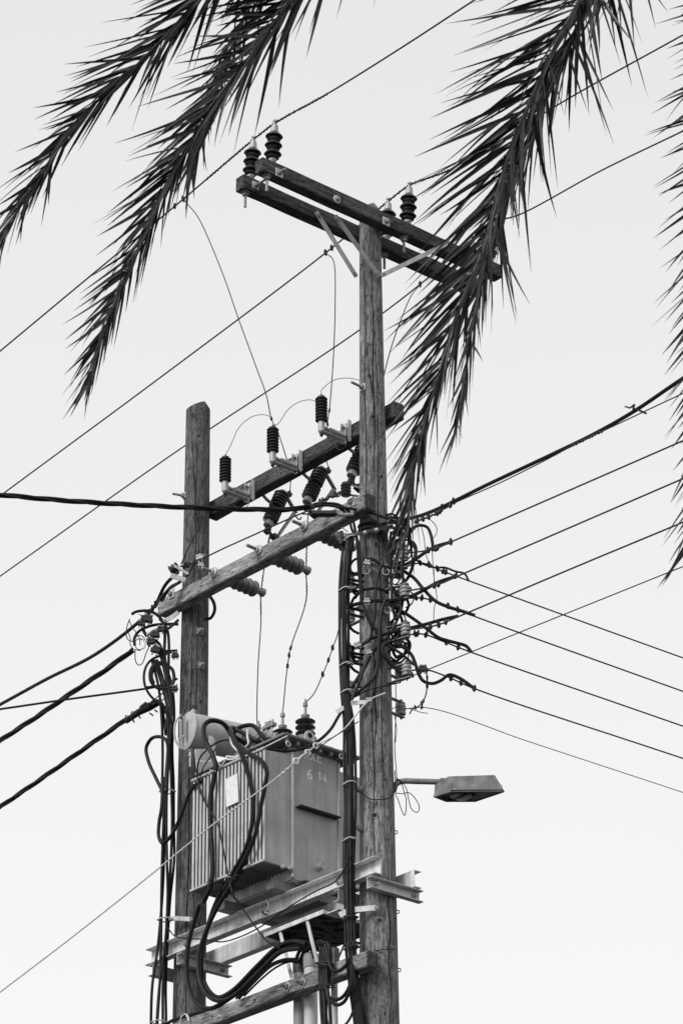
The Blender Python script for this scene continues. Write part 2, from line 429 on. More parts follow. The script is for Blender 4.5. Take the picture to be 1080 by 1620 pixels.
V_MID, V_LOW, V_BOT = .165, -.175, -.200
zm = uvz(at_v(480, 712, V_MID-.05))[2]-.066
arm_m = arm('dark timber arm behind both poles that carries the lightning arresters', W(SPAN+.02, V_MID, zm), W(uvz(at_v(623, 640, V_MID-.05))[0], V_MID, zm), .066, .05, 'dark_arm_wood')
zl = uvz(at_v(400, 871, V_LOW-.05))[2]-.066
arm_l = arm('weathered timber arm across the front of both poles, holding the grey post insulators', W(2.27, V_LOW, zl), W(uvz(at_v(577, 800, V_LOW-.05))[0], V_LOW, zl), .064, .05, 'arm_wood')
zb = uvz(at_v(400, 1573, V_BOT-.05))[2]-.05
arm_b = arm('lowest timber arm at the foot of the picture, with two diamond washers', W(2.35, V_BOT, zb), W(uvz(at_v(580, 1515, V_BOT-.05))[0], V_BOT, zb), .056, .05, 'arm_wood')
for x, y in ((272, 940), (556, 795)):
    bolt(arm_l, at_v(x, y, V_LOW-.05), -B, .03, .012, 'square', .036)
for x, y in ((455, 1561), (479, 1555)):
    q = at_v(x, y, V_BOT-.05); up = (Z+A).normalized(); bolt(arm_b, q, -B, .07, .011, 'square', .03, up)
for x, y in ((403, 1582), (336, 1608)):
    MB().lathe([(.010, -.004), (.009, .003)], at_v(x, y, V_BOT-.05), -B, 10).build('hole', 'hole', arm_b)

# ------------------------------------------------------------------ pin insulators and the three high voltage conductors
def make_pin():
    t = thing('pin_insulator', '', 'insulator', None, 'pin insulators on the top arms')
    o = V((0, 0, 0))
    MB().lathe([(.024, 0), (.024, .05), (.030, .052), (.030, .075)], o, Z, 16).build('stem', 'cap', t)
    prof = [(.034, .070)]; h = .075
    for k in range(3):
        for R, hh in ((.050, .030), (.066, .044)):
            prof += [(.040, h+.004), (R-.006, h), (R, h+.004), (R-.003, h+.010), (.042, h+hh*.72)]; h += hh
    prof += [(.030, h), (.028, h+.004)]
    MB().lathe(prof, o, Z, 28).build('sheds', 'porcelain', t, smooth=60)
    MB().lathe([(.030, h), (.027, h+.03), (.024, h+.055), (.012, h+.06)], o, Z, 16).build('cap', 'cap', t)
    MB().lathe([(.012, h+.055), (.012, h+.085), (.018, h+.087), (.018, h+.10)], V((-.0, 0, 0)), Z, 8).build('wire_clamp', 'bolt', t)
    return t, h+.066
pin, PIN_H = make_pin()
lean = (Z-A*.10).normalized()
spots = [(UR, 396, 279, 'pin insulator at the far left end of the rear top arm, leftmost of all'),
         (UF, 430, 262, 'pin insulator at the left end of the front top arm, highest of all'),
         (UR, 610, 378, 'half hidden pin insulator just right of the tall pole, on the rear arm'),
         (UF, 643.5, 354, 'pin insulator on the front top arm, right of the tall pole peak'),
         (UR, 742, 430, 'pin insulator on the rear top arm, covered by the right palm frond'),
         (UF, 772, 410, 'pin insulator near the right end of the front arm, covered by the palm frond')]
tops = []
for i, (u, x, y, lab) in enumerate(spots):
    v = uvz(at_u(x, y, u))[1]; base = W(u, v, zd+HZ+(DR if u > 0 else 0)-.024)
    mt = zframe(base, lean, B)
    if i == 0: pin.matrix_world = mt; PM[pin.name] = mt; pin['label'] = lab
    else: copy_tree(pin, mt, lab)
    tops.append(base+lean*(PIN_H+.012))
def on_az(x, y, p, az):
    d = V((math.sin(az), math.cos(az), 0)); return hit(x, y, p, V((d.y, -d.x, 0)))
azl, azr = math.radians(-38), math.radians(-36)
rw = .0068
lw = lambda pts, p, az: [on_az(x, y, p, az) for x, y in pts]
G3 = 'high voltage conductors over the top arms'
l1 = lw([(0, 556), (150, 431), (290, 315)], tops[0], azl); r1 = lw([(520, 147), (640, 72), (750, 0)], tops[1], azr)
line1 = cable('power_line', 'uppermost bare conductor, over the two left pin insulators', 'power line', l1+[tops[0], tops[1]]+r1, rw, 'wire', G3, 10, ext=8, extb=25,
    clamps=[l1[2], on_az(283, 321, tops[0], azl)], wraps=[(lw([(330, 281)], tops[0], azl)[0], r1[0], .008, .035)], n=6)
l2 = lw([(0, 785), (250, 600), (515, 400), (590, 338)], tops[2], azl); r2 = lw([(712, 268), (900, 155), (1080, 55)], tops[3], azr)
line2 = cable('power_line', 'middle bare conductor, over the insulators right of the tall pole', 'power line', l2+[tops[2], tops[3]]+r2, rw, 'wire', G3, 10, ext=8, extb=25,
    clamps=[l2[2], on_az(507, 406, tops[2], azl), on_az(520, 396, tops[2], azl)], wraps=[(l2[3], r2[0], .008, .035)], n=6)
l3 = lw([(0, 912), (290, 707), (560, 528), (664, 450)], tops[4], azl); r3 = lw([(820, 340), (950, 270), (1080, 207)], tops[5], azr)
line3 = cable('power_line', 'lowest bare conductor of the top three, ending under the right palm frond', 'power line', l3+[tops[4], tops[5]]+r3, rw, 'wire', G3, 10, ext=8, extb=25,
    clamps=[l3[3]], n=6)

# ------------------------------------------------------------------ surge arresters on standoff brackets
def make_arrester():
    t = thing('surge_arrester', '', 'surge arrester', None, 'surge arresters along the middle arm'); o = V((0, 0, 0))
    # local x runs from the arm out to the arrester foot, z up
    h = .055; prof = [(.03, .05)]
    for k in range(8): prof += [(.030, h+.002), (.046, h+.006), (.047, h+.011), (.032, h+.020)]; h += .0255
    prof += [(.03, h), (.03, h+.006), (.012, h+.008)]
    c = V((.27, 0, 0))
    MB().lathe(prof, c, Z, 24).lathe([(.006, h), (.006, h+.03)], c, Z, 8).build('housing', 'rubber', t, smooth=60)
    MB().lathe([(.014, -.045), (.026, -.03), (.026, .052)], c, Z, 14).build('foot', 'cap', t)
    MB().lathe([(.016, -.062), (.018, -.042)], c, Z, 6).lathe([(.007, -.075), (.007, -.05)], c, Z, 8).build('earth_bolt', 'dark_iron', t)
    pr = [(.012, .03)]
    for k in range(7): x = .055+.022*k; pr += [(.014, x-.009), (.025, x-.003), (.025, x+.003), (.014, x+.009)]
    pr += [(.014, .22), (.020, .225), (.020, .255)]
    MB().lathe(pr, V((0, 0, .005)), V((1, 0, 0)), 16).build('standoff', 'pale_porcelain', t, smooth=60)
    MB().box(V((.16, 0, -.030)), V((.115, 0, 0)), V((0, .022, 0)), V((0, 0, .004))).build('bracket_arm', 'galv', t, .001)
    for s in (-.028, .028):
        MB().box(V((.012, s, .052)), V((.004, 0, 0)), V((0, .014, 0)), V((0, 0, .085))).box(V((.030, s*1.5, .05)), V((.016, 0, 0)), V((0, .002, 0)), V((0, 0, .085))).build('bracket_plate', 'white_steel', t, .001)
        MB().lathe([(.010, .008), (.010, .03)], V((.012, s, .1)), V((1, 0, 0)), 6).build('bolt', 'bolt', t)
    return t
arr = make_arrester(); arr_top = []
zt = zm+.066-.17
for i, (x, y, lab) in enumerate(((234, 545, 'lowest and leftmost lightning arrester, nearest the short pole'), (437, 420, 'middle lightning arrester of the row on the dark arm'), (645, 290, 'topmost lightning arrester, next to the tall pole'))):
    q = pt('z2', x, y, 'v', V_MID-.05-.27); u = uvz(q)[0]
    mt = frame(W(u, V_MID-.053, q.z-.0), -B)
    if i == 0: arr.matrix_world = mt; PM[arr.name] = mt; arr['label'] = lab
    else: copy_tree(arr, mt, lab)
    arr_top.append(mt @ V((.27, 0, .285)))

# ------------------------------------------------------------------ fuse cutouts
def make_cutout():
    t = thing('fuse_cutout', '', 'fuse cutout', None, 'fuse cutouts below the middle arm'); X, Y = V((1, 0, 0)), V((0, 1, 0)); o = V((0, 0, 0))
    # local z along the insulator body, x towards the fuse tube
    prof = [(.022, -.165), (.030, -.160)]; h = -.145
    for k in range(9):
        if k == 4: prof += [(.036, h), (.036, h+.022)]; h += .022
        prof += [(.040, h), (.060, h+.006), (.062, h+.012), (.058, h+.018), (.042, h+.026)]; h += .0305
    prof += [(.036, h), (.028, h+.02), (.012, h+.024)]
    MB().lathe(prof, o, Z, 26).build('body', 'porcelain', t, smooth=60)
    MB().lathe([(.036, -.195), (.036, -.155), (.03, -.15)], o, Z, 14).build('end_cap', 'bolt', t)
    MB().tube(spline([V((-.01, 0, .01)), V((-.11, 0, .0)), V((-.165, 0, .02)), V((-.185, 0, .08)), V((-.18, 0, .15))], 6), .013, 8).build('hanger', 'bolt', t)
    MB().box(V((.09, 0, .135)), (X-Z*.45)*.095, Y*.016, (Z+X*.45)*.006).build('top_contact', 'bolt', t, .001)
    MB().tube(spline([V((.15, 0, .10)), V((.20, 0, .065)), V((.235, 0, .07)), V((.238, 0, .10))], 6), .006, 6).build('hook', 'dark_iron', t)
    MB().box(V((.055, 0, .19)), X*.022, Y*.018, Z*.016).lathe([(.01, .17), (.006, .23)], V((.055, 0, 0)), Z, 8).build('terminal', 'dark_iron', t, .002)
    MB().tube([V((.165, 0, .085)), V((.115, 0, -.22))], .014, 10).build('fuse_tube', 'bolt', t)
    MB().tube(spline([V((.0, 0, -.19)), V((.05, .0, -.235)), V((.11, 0, -.23))], 5), .012, 7).box(V((.10, 0, -.235)), X*.03, Y*.025, Z*.018).box(V((.02, .01, -.225)), X*.02, Y*.018, Z*.025).build('hinge', 'dark_iron', t)
    return t
cut = make_cutout(); cuts = []
for i, (x, y, lab) in enumerate(((436.5, 803, 'left fuse cutout hanging under the dark arm, partly behind the twisted cable'), (498, 766, 'middle fuse cutout, in full view between the two timber arms'), (568, 724, 'right fuse cutout, mostly hidden behind the tall pole'))):
    c = at_v(x, y, V_MID+.19)
    ax = (Z+B*.42-A*.05).normalized(); mt = zframe(c, ax, B)
    if i == 0: cut.matrix_world = mt; PM[cut.name] = mt; cut['label'] = lab
    else: copy_tree(cut, mt, lab)
    cuts.append(mt)
def cm(i, x, z): return cuts[i] @ V((x, 0, z))

# ------------------------------------------------------------------ post insulators through the lower arm
def make_post():
    t = thing('post_insulator', '', 'insulator', None, 'post insulators on the lower arm'); X = V((1, 0, 0)); o = V((0, 0, 0))
    prof = [(.03, .055), (.035, .07)]; x = .08
    for k in range(5): prof += [(.042, x), (.058, x+.012), (.066, x+.026), (.060, x+.042), (.044, x+.054)]; x += .056
    prof += [(.034, x), (.030, x+.012)]
    MB().lathe(prof, o, X, 24).build('sheds', 'grey_porcelain', t, smooth=60)
    MB().lathe([(.026, x), (.026, x+.05), (.034, x+.052), (.034, x+.075), (.02, x+.085)], o, X, 14).build('end_cap', 'bolt', t)
    MB().lathe([(.040, -.0505), (.040, -.062), (.028, -.070), (.026, -.085)], o, X, 16).build('washer', 'galv', t)
    MB().lathe([(.013, -.17), (.013, -.08)], o, X, 10).build('stud', 'bolt', t)
    return t, x+.05
post, PL = make_post(); ptip = []
for i, (x, y, lab) in enumerate(((255, 325, 'leftmost grey ribbed post insulator behind the lower arm'), (437, 234, 'middle grey ribbed post insulator behind the lower arm'), (622, 136, 'rightmost post insulator, half hidden by the cables at the tall pole'))):
    q = pt('z3', x, y, 'v', V_LOW-.05); u, _, z = uvz(q)
    mt = frame(W(u, V_LOW, z), B-Z*.05)
    if i == 0: post.matrix_world = mt; PM[post.name] = mt; post['label'] = lab
    else: copy_tree(post, mt, lab)
    ptip.append(mt @ V((PL, 0, 0)))

# ------------------------------------------------------------------ steel beams under the transformer
def channel(name, label, p, q, out, h, d, mat, t=.007, slots=()):
    """C section from p to q along its web's middle, flanges towards out"""
    o = thing(name, label, 'steel beam', frame(p, q-p)); L = q-p
    MB().box((p+q)/2, L/2, out*t/2, Z*h/2).build('web', mat, o, .0015)
    for s in (1, -1):
        e = .004*s*0
        MB().box((p+q)/2+Z*(s*(h/2-t/2))+out*(d/2+t/2+.0005), L/2, out*d/2, Z*t/2).build('flange', mat, o, .0015)
    return o
ZB = 9.47; VB = .165
beam_f = channel('steel_girder', 'front pale steel channel beam under the tank, spanning both poles', W(2.33, -VB, ZB), W(uvz(at_v(603, 1370, -VB))[0], -VB, ZB), -B, .125, .06, 'white_steel')
beam_r = channel('steel_girder', 'rear pale steel channel beam under the tank, behind both poles', W(2.33, VB, ZB), W(uvz(at_v(655, 1370, VB))[0], VB, ZB), B, .125, .06, 'white_steel')
for o, v in ((beam_f, -VB), (beam_r, VB)):
    for u in (.2, 1.0, 1.9):
        s = -1 if v < 0 else 1
        MB().lathe([(.024, .004), (.024, .022), (.012, .024), (.012, .05)], W(u, v, ZB-.005), B*s, 6).build('bolt', 'bolt', o)
ZC = ZB-.125/2-.055
for lab, u, out in (('short steel channel clamped on the right side of the tall pole', -.150, -A), ('short steel channel clamped on the far side of the tall pole', .150, A),
                    ('short steel channel clamped on the near side of the short pole', SPAN-.145, -A), ('short steel channel clamped on the left side of the short pole', SPAN+.145, A)):
    c = channel('clamp_channel', lab, W(u, -.235, ZC), W(u, .245, ZC), out, .085, .045, 'galv')
    for v in (-.17, .19):
        MB().lathe([(.022, .004), (.022, .02), (.011, .022), (.011, .055)], W(u, v, ZC+.0), out, 6).build('bolt', 'bolt', c)

# ------------------------------------------------------------------ transformer
U0, U1, VF, VT = .66, 1.47, .475, .215
ZT0, ZT1 = 9.605, 10.60
tr = thing('transformer', 'grey finned oil transformer tank standing on the steel beams between the poles', 'transformer', frame(W(1.06, 0, 9.53), B))
MB().box(W((U0+U1)/2, 0, (ZT0+ZT1)/2+.015), A*(U1-U0)/2, B*VT, Z*((ZT1-ZT0)/2+.015)).build('tank', 'paint', tr, .012)
for s in (-1, 1):
    NF = 21
    for k in range(NF):
        u = U0+.007+(U1-U0-.014)*k/(NF-1)
        f = MB().box(W(u, s*(VT+VF)/2, 10.115), A*.0068, B*(VF-VT)/2, Z*.43)
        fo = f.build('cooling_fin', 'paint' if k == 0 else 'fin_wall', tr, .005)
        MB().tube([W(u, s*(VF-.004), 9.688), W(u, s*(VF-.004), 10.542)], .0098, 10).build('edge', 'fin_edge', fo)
    for z in (9.690, 10.538):
        MB().box(W((U0+U1)/2, s*(VF+.010), z), A*((U1-U0)/2+.012), B*.006, Z*.009).build('fin_rail', 'fin', tr, .002)
LV_ = .365; LU0, LU1 = U0-.085, uvz(pt('z6', 238, 436, 'v', -.365))[0]; ZL = 10.650
MB().box(W((LU0+LU1)/2, 0, ZL+.008), A*(LU1-LU0)/2, B*LV_, Z*.010).build('lid', 'lid', tr, .003)
MB().box(W((U0+U1)/2, 0, ZL-.016), A*((U1-U0)/2+.012), B*(VT+.012), Z*.012).build('flange', 'lid', tr, .002)
for v in (-VT, VT): MB().tube([W(U0-.002, v, ZT0+.02), W(U0-.002, v, ZT1-.005)], .013, 10).build('corner_bead', 'fin', tr)
for k in range(7):
    for uu in (LU0+.035, LU1-.035):
        MB().lathe([(.014, -.034), (.014, .03), (.009, .035)], W(uu, -.31+.62*k/6, ZL), Z, 6).build('lid_bolt', 'bolt', tr)
def ring(name, c, ax, R, r, mat, parent, n=14):
    a = ax.orthogonal().normalized(); bb = ax.cross(a).normalized()
    MB().tube([c+(a*math.cos(2*math.pi*i/n)+bb*math.sin(2*math.pi*i/n))*R for i in range(n+1)], r, 6).build(name, mat, parent)
ring('lifting_eye', pt('z6', 697, 238, 'u', LU0-.008), A, .018, .006, 'galv', tr)
ring('lifting_eye', pt('z6', 955, 298, 'u', LU0+.01), A, .018, .006, 'galv', tr)
q = pt('z6', 808, 205, 'u', LU0+.03); v = uvz(q)[1]       # pale lifting lug on the lid
MB().prism([W(LU0+.04, v-.055, ZL+.019), W(LU0+.04, v+.055, ZL+.019), W(LU0+.04, v+.042, ZL+.09), W(LU0+.04, v+.015, ZL+.115), W(LU0+.04, v-.015, ZL+.115), W(LU0+.04, v-.042, ZL+.09)], A*.012).build('lifting_lug', 'white_steel', tr, .003)
MB().lathe([(.02, -.002), (.02, .001)], W(LU0+.039, v, ZL+.075), -A, 12).build('lug_hole', 'hole', tr)
# bar across the end of the tank, drain valve, skids
q = pt('z6', 725, 535, 'u', U0); zbar = q.z-.012
MB().box(W(U0-.028, .005, zbar), A*.028, B*.19, Z*.006).build('jacking_bar', 'dark_iron', tr, .002)
q = pt('z6', 852, 838, 'u', U0-.02)
MB().lathe([(.03, 0), (.03, .012), (.02, .014), (.02, .04), (.028, .042), (.028, .06)], q+A*.02, -A, 14).build('drain_valve', 'cap', tr)
for u in (U0+.10, U1-.16):
    MB().box(W(u, 0, 9.568), A*.045, B*.34, Z*.034).build('skid', 'lid', tr, .004)
MB().box(W(U0+.04, 0, 9.61), A*.09, B*.15, Z*.004).build('base_plate', 'lid', tr, .001)
for x, y in ((672, 838), (707, 845)):
    MB().lathe([(.016, 0), (.016, .02), (.01, .03)], pt('z6', x, y, 'u', U0-.01)+A*.01, -A, 8).build('earth_terminal', 'cap', tr)
# nameplate on the fin edges
c0, c1, c2, c3 = [pt('z6', x, y, 'v', -VF-.016) for x, y in ((391, 411), (450, 381), (456, 519), (397, 547))]
MB().prism([c0, c1, c2, c3], -B*.003).build('nameplate', 'plate', tr)
# lettering on the end of the tank
GLYPH = {'A': [[(0, 0), (.3, 1), (.6, 0)], [(.12, .34), (.48, .34)]], 'X': [[(0, 0), (.58, 1)], [(0, 1), (.58, 0)]], 'E': [[(.52, 1), (0, 1), (0, 0), (.52, 0)], [(0, .52), (.42, .52)]],
         '6': [[(.50, .92), (.32, 1), (.10, .78), (0, .38), (.10, .07), (.30, 0), (.50, .09), (.57, .30), (.47, .50), (.30, .56), (.10, .48), (.0, .36)]], '1': [[(.08, .80), (.30, 1), (.30, 0)]], '4': [[(.44, 0), (.44, 1), (0, .30), (.62, .30)]]}
def letter(ch, x, y, h):
    p = pt('z6', x, y, 'u', U0); b = MB()
    for st in GLYPH[ch]:
        q = [p+B*(i*h)+Z*(j*h) for i, j in st]
        b.tube(spline(q, 5) if ch == '6' else q, .0066, 8)
    b.v = [v-A*((v-p).dot(A)*.75) for v in b.v]          # flat painted strokes
    b.build('lettering', 'letter', tr)
for ch, x, y, h in (('A', 779, 310, .070), ('X', 808, 317, .068), ('E', 841, 324, .068), ('6', 792, 404, .064), ('1', 842, 412, .064), ('4', 863, 420, .064)): letter(ch, x, y, h)
# conservator drum
UC = 1.79; vc0, vc1 = -.325, .46; zc = uvz(pt('p', 296, 1156, 'u', UC))[2]
prof = [(.02, vc0-.012), (.10, vc0-.010), (.134, vc0-.004), (.147, vc0), (.147, vc0+.010), (.139, vc0+.012), (.139, vc1-.02), (.128, vc1), (.05, vc1+.02)]
DA = math.radians(60); D = V((math.sin(DA), math.cos(DA), 0)); E = V((-D.y, D.x, 0))
c0 = pt('p', 296, 1156, 'u', UC)-D*vc0; dz = c0-Z*c0.z
prof = [(r, h*.93 if h > 0 else h) for r, h in prof]
MB().lathe(prof, c0, D, 36).build('conservator', 'fin', tr, smooth=50)
def dp(e, d, z): return c0+E*e+D*(vc0+d)+Z*z
for du in (.030, -.036):
    MB().box(dp(du, -.045, .01), E*.015, D*.008, Z*.085).build('level_glass', 'galv', tr, .004)
    MB().box(dp(du, -.054, .01), E*.007, D*.002, Z*.068).build('gauge_slot', 'dark_iron', tr)
MB().tube(spline([dp(.06, -.01, -.13), dp(.085, -.05, -.06), dp(.085, -.055, .08), dp(.04, -.03, .14)], 6), .008, 7).build('gauge_guard', 'galv', tr)
MB().lathe([(.012, .13), (.012, .15), (.022, .152), (.022, .17), (.012, .18)], dp(0, .05, 0), Z, 12).build('filler_cap', 'cap', tr)
MB().lathe([(.02, .13), (.02, .16), (.011, .165), (.011, .20)], dp(0, .03, 0), -Z, 10).box(dp(0, .03, -.235), E*.011, D*.003, Z*.05).build('drain_cock', 'galv', tr)
for uu in (UC-.15,):
    poly = [pt('z6', x, y, 'u', UC-.15)+A*(uu-UC+.15) for x, y in ((243, 262), (312, 262), (313, 196), (343, 196), (346, 330), (340, 378), (258, 408))]
    MB().prism(poly, A*.010).build('drum_bracket', 'white_steel', tr, .002)
MB().box(W(UC-.22, .05, ZL-.03), A*.09, B*.2, Z*.008).build('drum_shelf', 'lid', tr, .002)
# bushings on the lid
hv = []
for x, y in ((483, 1168), (447, 1180), (409, 1193)):
    q = at_v(x, y, .10); u = uvz(q)[0]; o = W(u, .10, uvz(at_v(483, 1137, .10))[2]-.160)
    MB().lathe([(.085, -.16), (.085, 0), (.075, .01)], o, Z, 20).build('turret', 'lid', tr, smooth=40)
    prof = [(.05, 0), (.055, .02)]; h = .025
    for k in range(3): prof += [(.040, h), (.072, h+.010), (.075, h+.016), (.066, h+.024), (.036, h+.036)]; h += .047
    prof += [(.030, h), (.02, h+.012)]
    MB().lathe(prof, o, Z, 26).build('high_voltage_bushing', 'porcelain', tr, smooth=60)
    MB().lathe([(.03, h), (.034, h+.02), (.012, h+.03), (.010, h+.09), (.018, h+.092), (.018, h+.12), (.008, h+.122), (.007, h+.15)], o, Z, 12).build('bushing_terminal', 'bolt', tr)
    hv.append(o+Z*(h+.12))
lvb = []
for x, y in ((434, 1178), (416, 1187), (398, 1196), (380, 1205)):
    q = at_v(x, y, -.17); u = uvz(q)[0]; o = W(u, -.17, ZL+.018)
    MB().lathe([(.03, 0), (.03, .015), (.022, .02), (.03, .03), (.022, .045), (.03, .055), (.018, .07)], o, Z, 14).build('low_voltage_bushing', 'grey_porcelain', tr, smooth=60)
    MB().lathe([(.012, .06), (.012, .15)], o, Z, 8).box(o+Z*.11, A*.04, B*.022, Z*.012).box(o+Z*.128+A*.02, A*.012, B*.012, Z*.02).box(o+Z*.128-A*.02, A*.012, B*.012, Z*.02).build('lug', 'bolt', tr, .002)
    lvb.append(o+Z*.115)

# ------------------------------------------------------------------ jumpers between lines, arresters, fuses and bushings
GJ = 'bare jumper wires'
rj = .0042
j1 = path('z2', [(430, 250), (455, 300), (490, 405)], 'v', V_MID+.02)
cable('jumper_wire', 'long slack jumper from the uppermost conductor down to the left fuse', 'wire', [l1[2]]+path('p', [(322, 360), (352, 432), (380, 512), (405, 580), (422, 628)], 'v', .12)+j1+path('z2', [(511, 480)], 'v', V_MID+.15)+[cm(0, .055, .215)], rj, 'wire', GJ, 6, clamps=[j1[0], j1[1]], n=6, cs=.7)
cable('jumper_wire', 'slack jumper from the middle conductor down past the topmost arrester', 'wire', [l2[2]]+path('p', [(529, 420), (530, 480), (527, 570)], 'v', .1)+path('z2', [(677, 215), (670, 262), (668, 330)], 'v', V_MID+.07)+path('z2', [(660, 400)], 'v', V_MID+.15)+[cm(1, .055, .215)], rj, 'wire', GJ, 6, clamps=path('z2', [(677, 215), (671, 265)], 'v', V_MID+.05), n=6, cs=.7)
cable('jumper_wire', 'slack jumper from the lowest conductor down behind the tall pole', 'wire', [l3[3]]+path('p', [(640, 490), (620, 545), (608, 590), (598, 640), (588, 690)], 'v', .25)+[cm(2, .055, .215)], rj, 'wire', GJ, 6, n=6)
cable('arrester_lead', 'thin lead arching from the lowest arrester to the left jumper', 'wire', [arr_top[0]]+path('z2', [(258, 360), (290, 290), (340, 245), (390, 232), (425, 240)], 'v', -.05)+[j1[0]], .0028, 'wire', GJ, 6, n=5)
cable('arrester_lead', 'thin lead arching from the middle arrester up to the topmost one', 'wire', [arr_top[1]]+path('z2', [(462, 268), (500, 212), (550, 177), (612, 172)], 'v', -.05)+path('z2', [(668, 235)], 'v', V_MID+.05), .0028, 'wire', GJ, 6, n=5)
cable('arrester_lead', 'thin lead arching from the topmost arrester behind the tall pole', 'wire', [arr_top[2]]+path('z2', [(650, 120), (690, 88), (745, 76), (800, 84)], 'v', .0)+path('z2', [(860, 120)], 'v', .22), .0028, 'wire', GJ, 6, n=5)
for lab, pts in (('thin earth wire drooping below the lowest arrester', [(235, 575), (250, 600), (290, 630), (325, 625), (342, 590)]), ('thin earth wire drooping below the middle arrester', [(445, 440), (480, 470), (515, 485), (535, 470)]), ('thin earth wire drooping below the topmost arrester', [(652, 310), (690, 345), (720, 382), (745, 370), (752, 345)])):
    cable('earth_wire', lab, 'wire', path('z2', pts, 'v', V_MID-.25), .0032, 'wire', 'earth wires under the arresters', 6, n=5)
cable('earth_wire', 'earth wire running slack along the underside of the dark arm', 'wire', path('z2', [(330, 585), (400, 540), (430, 525), (500, 490), (560, 460), (590, 420), (640, 395), (720, 350), (790, 320)], 'v', V_MID-.07), .004, 'wire', 'earth wires under the arresters', 6, n=5)
def tip(i, dz=0): return ptip[i]+Z*dz
cable('dropper_wire', 'left dropper wire, straight down from the leftmost post insulator behind the tank', 'wire', [cm(0, .05, -.245)]+path('z3', [(470, 230)], 'v', .12)+[tip(0), tip(0)-Z*.25]+path('p', [(408, 1060), (407, 1145)], 'v', .12)+[hv[2]], rj, 'wire', 'dropper wires to the tank bushings', 6,
      wraps=[(cm(0, .05, -.245), tip(0)-Z*.2, .006, .03)], n=6)
cable('dropper_wire', 'middle dropper wire with clamps, from the middle post insulator to the tank', 'wire', [cm(1, .05, -.245)]+path('z3', [(634, 110)], 'v', .15)+[tip(1), tip(1)-Z*.25]+path('z3', [(565, 630), (550, 720)], 'v', .12)+[hv[1]], rj, 'wire', 'dropper wires to the tank bushings', 6,
      clamps=path('z3', [(567, 630), (561, 657), (552, 705)], 'v', .12), wraps=[(cm(1, .05, -.245), tip(1)-Z*.3, .006, .03)], n=6, cs=.8)
cable('dropper_wire', 'right dropper wire with three clamps, slanting to the front bushing on the tank', 'wire', [tip(2)]+path('z3', [(755, 575), (735, 630), (718, 680), (695, 738), (660, 815)], 'v', .1)+[hv[0]], rj, 'wire', 'dropper wires to the tank bushings', 6,
      clamps=path('z3', [(736, 632), (720, 677), (699, 735)], 'v', .1), n=6, cs=.85)

# ------------------------------------------------------------------ street lamp
q0 = at_y(623, 1238, 0); lamp = thing('street_lamp', 'grey angular street lamp on a short arm from the tall pole', 'street lamp', Matrix.Translation(q0))
arm_p = path('p', [(622, 1252), (627, 1240), (636, 1236), (660, 1236.2), (697, 1237)], 'y', 0)
MB().tube(spline(arm_p, 6), [.018]*5*6+[.021]*0 if False else .0205, 14).build('arm', 'lamp', lamp)
def L8(x, y, dy): return pt('z8', x, y, 'y', dy)
c_ = L8(780, 280, -.10)+V((0, .10, 0)); px = 1/3.857/225.0
def hp(x, y, h): return c_+V(((x-780)*px, y, h))
rim = [hp(668, -.10, 0), hp(985, -.10, 0), hp(994, -.085, .0), hp(822, .10, 0), hp(640, .095, 0), hp(561, .0, 0)]
lip = [p+V((0, 0, .012)) for p in rim]
neck = [c_+(p-c_)*.975+V((0, 0, .016)) for p in rim]
crown = [hp(655, -.082, .112+.014), hp(935, -.085, .118+.014), hp(940, -.07, .116+.014), hp(822, .075, .114), hp(650, .07, .114), hp(572, .0, .095)]
ctr = sum(rim, V())/6
inn = [ctr+(p-ctr)*.90 for p in rim]; deep = [p+V((0, 0, .03)) for p in inn]
b = MB(); n_ = 6
b.add(crown+neck+lip+rim+inn+deep, [tuple(range(n_))]+[(k*n_+i, k*n_+(i+1) % n_, (k+1)*n_+(i+1) % n_, (k+1)*n_+i) for k in range(5) for i in range(n_)]+[tuple(range(5*n_, 6*n_))[::-1]])
b.build('housing', 'lamp', lamp, .004, smooth=25)
bowl = []; NB = 18; cx = hp(735, .035, .022)
for (f, dz) in ((1.0, .0), (.85, -.016), (.5, -.024), (.05, -.026)):
    bowl.append([cx+V((math.cos(2*math.pi*i/NB)*.085*f, math.sin(2*math.pi*i/NB)*.05*f, dz)) for i in range(NB)])
b = MB(); b.add(sum(bowl, []), [(k*NB+i, k*NB+(i+1) % NB, (k+1)*NB+(i+1) % NB, (k+1)*NB+i) for k in range(3) for i in range(NB)]+[tuple(range(NB))]+[tuple(range(3*NB, 4*NB))[::-1]])
b.build('lens', 'glass', lamp, smooth=50)
MB().prism([hp(830, -.088, .004), hp(968, -.088, .004), hp(815, .082, .004), hp(790, .082, .004)], V((0, 0, .012))).build('cover_flap', 'lamp', lamp, .002)
MB().box(hp(972, -.093, .03), V((.008, 0, 0)), V((0, .006, 0)), V((0, 0, .022))).box(hp(690, -.094, .02), V((.012, 0, 0)), V((0, .005, 0)), V((0, 0, .010))).build('latch', 'bolt', lamp, .002)
MB().tube([hp(668, -.1025, .013), hp(985, -.1025, .013)], .0028, 5).build('gasket', 'dark_iron', lamp)
MB().bar(hp(800, -.088, .003), hp(650, .085, .003), V((1, 0, 0)), .012, .012).build('divider', 'dark_iron', lamp)
MB().tube([arm_p[-1]-V((.004, 0, 0)), arm_p[-1]+V((.03, 0, 0))], .028, 14).build('collar', 'lamp', lamp)
cable('loose_wire', 'thin black wire looping loosely under the street lamp arm', 'wire', path('z8', [(330, 205), (355, 215), (385, 290), (395, 340), (385, 425), (370, 400), (345, 330), (330, 290), (370, 292), (410, 285), (455, 330), (474, 375), (462, 405), (430, 390), (410, 330), (395, 260), (360, 212), (332, 195)], 'y', -.02), .0034, 'cable', None, 6, n=5)
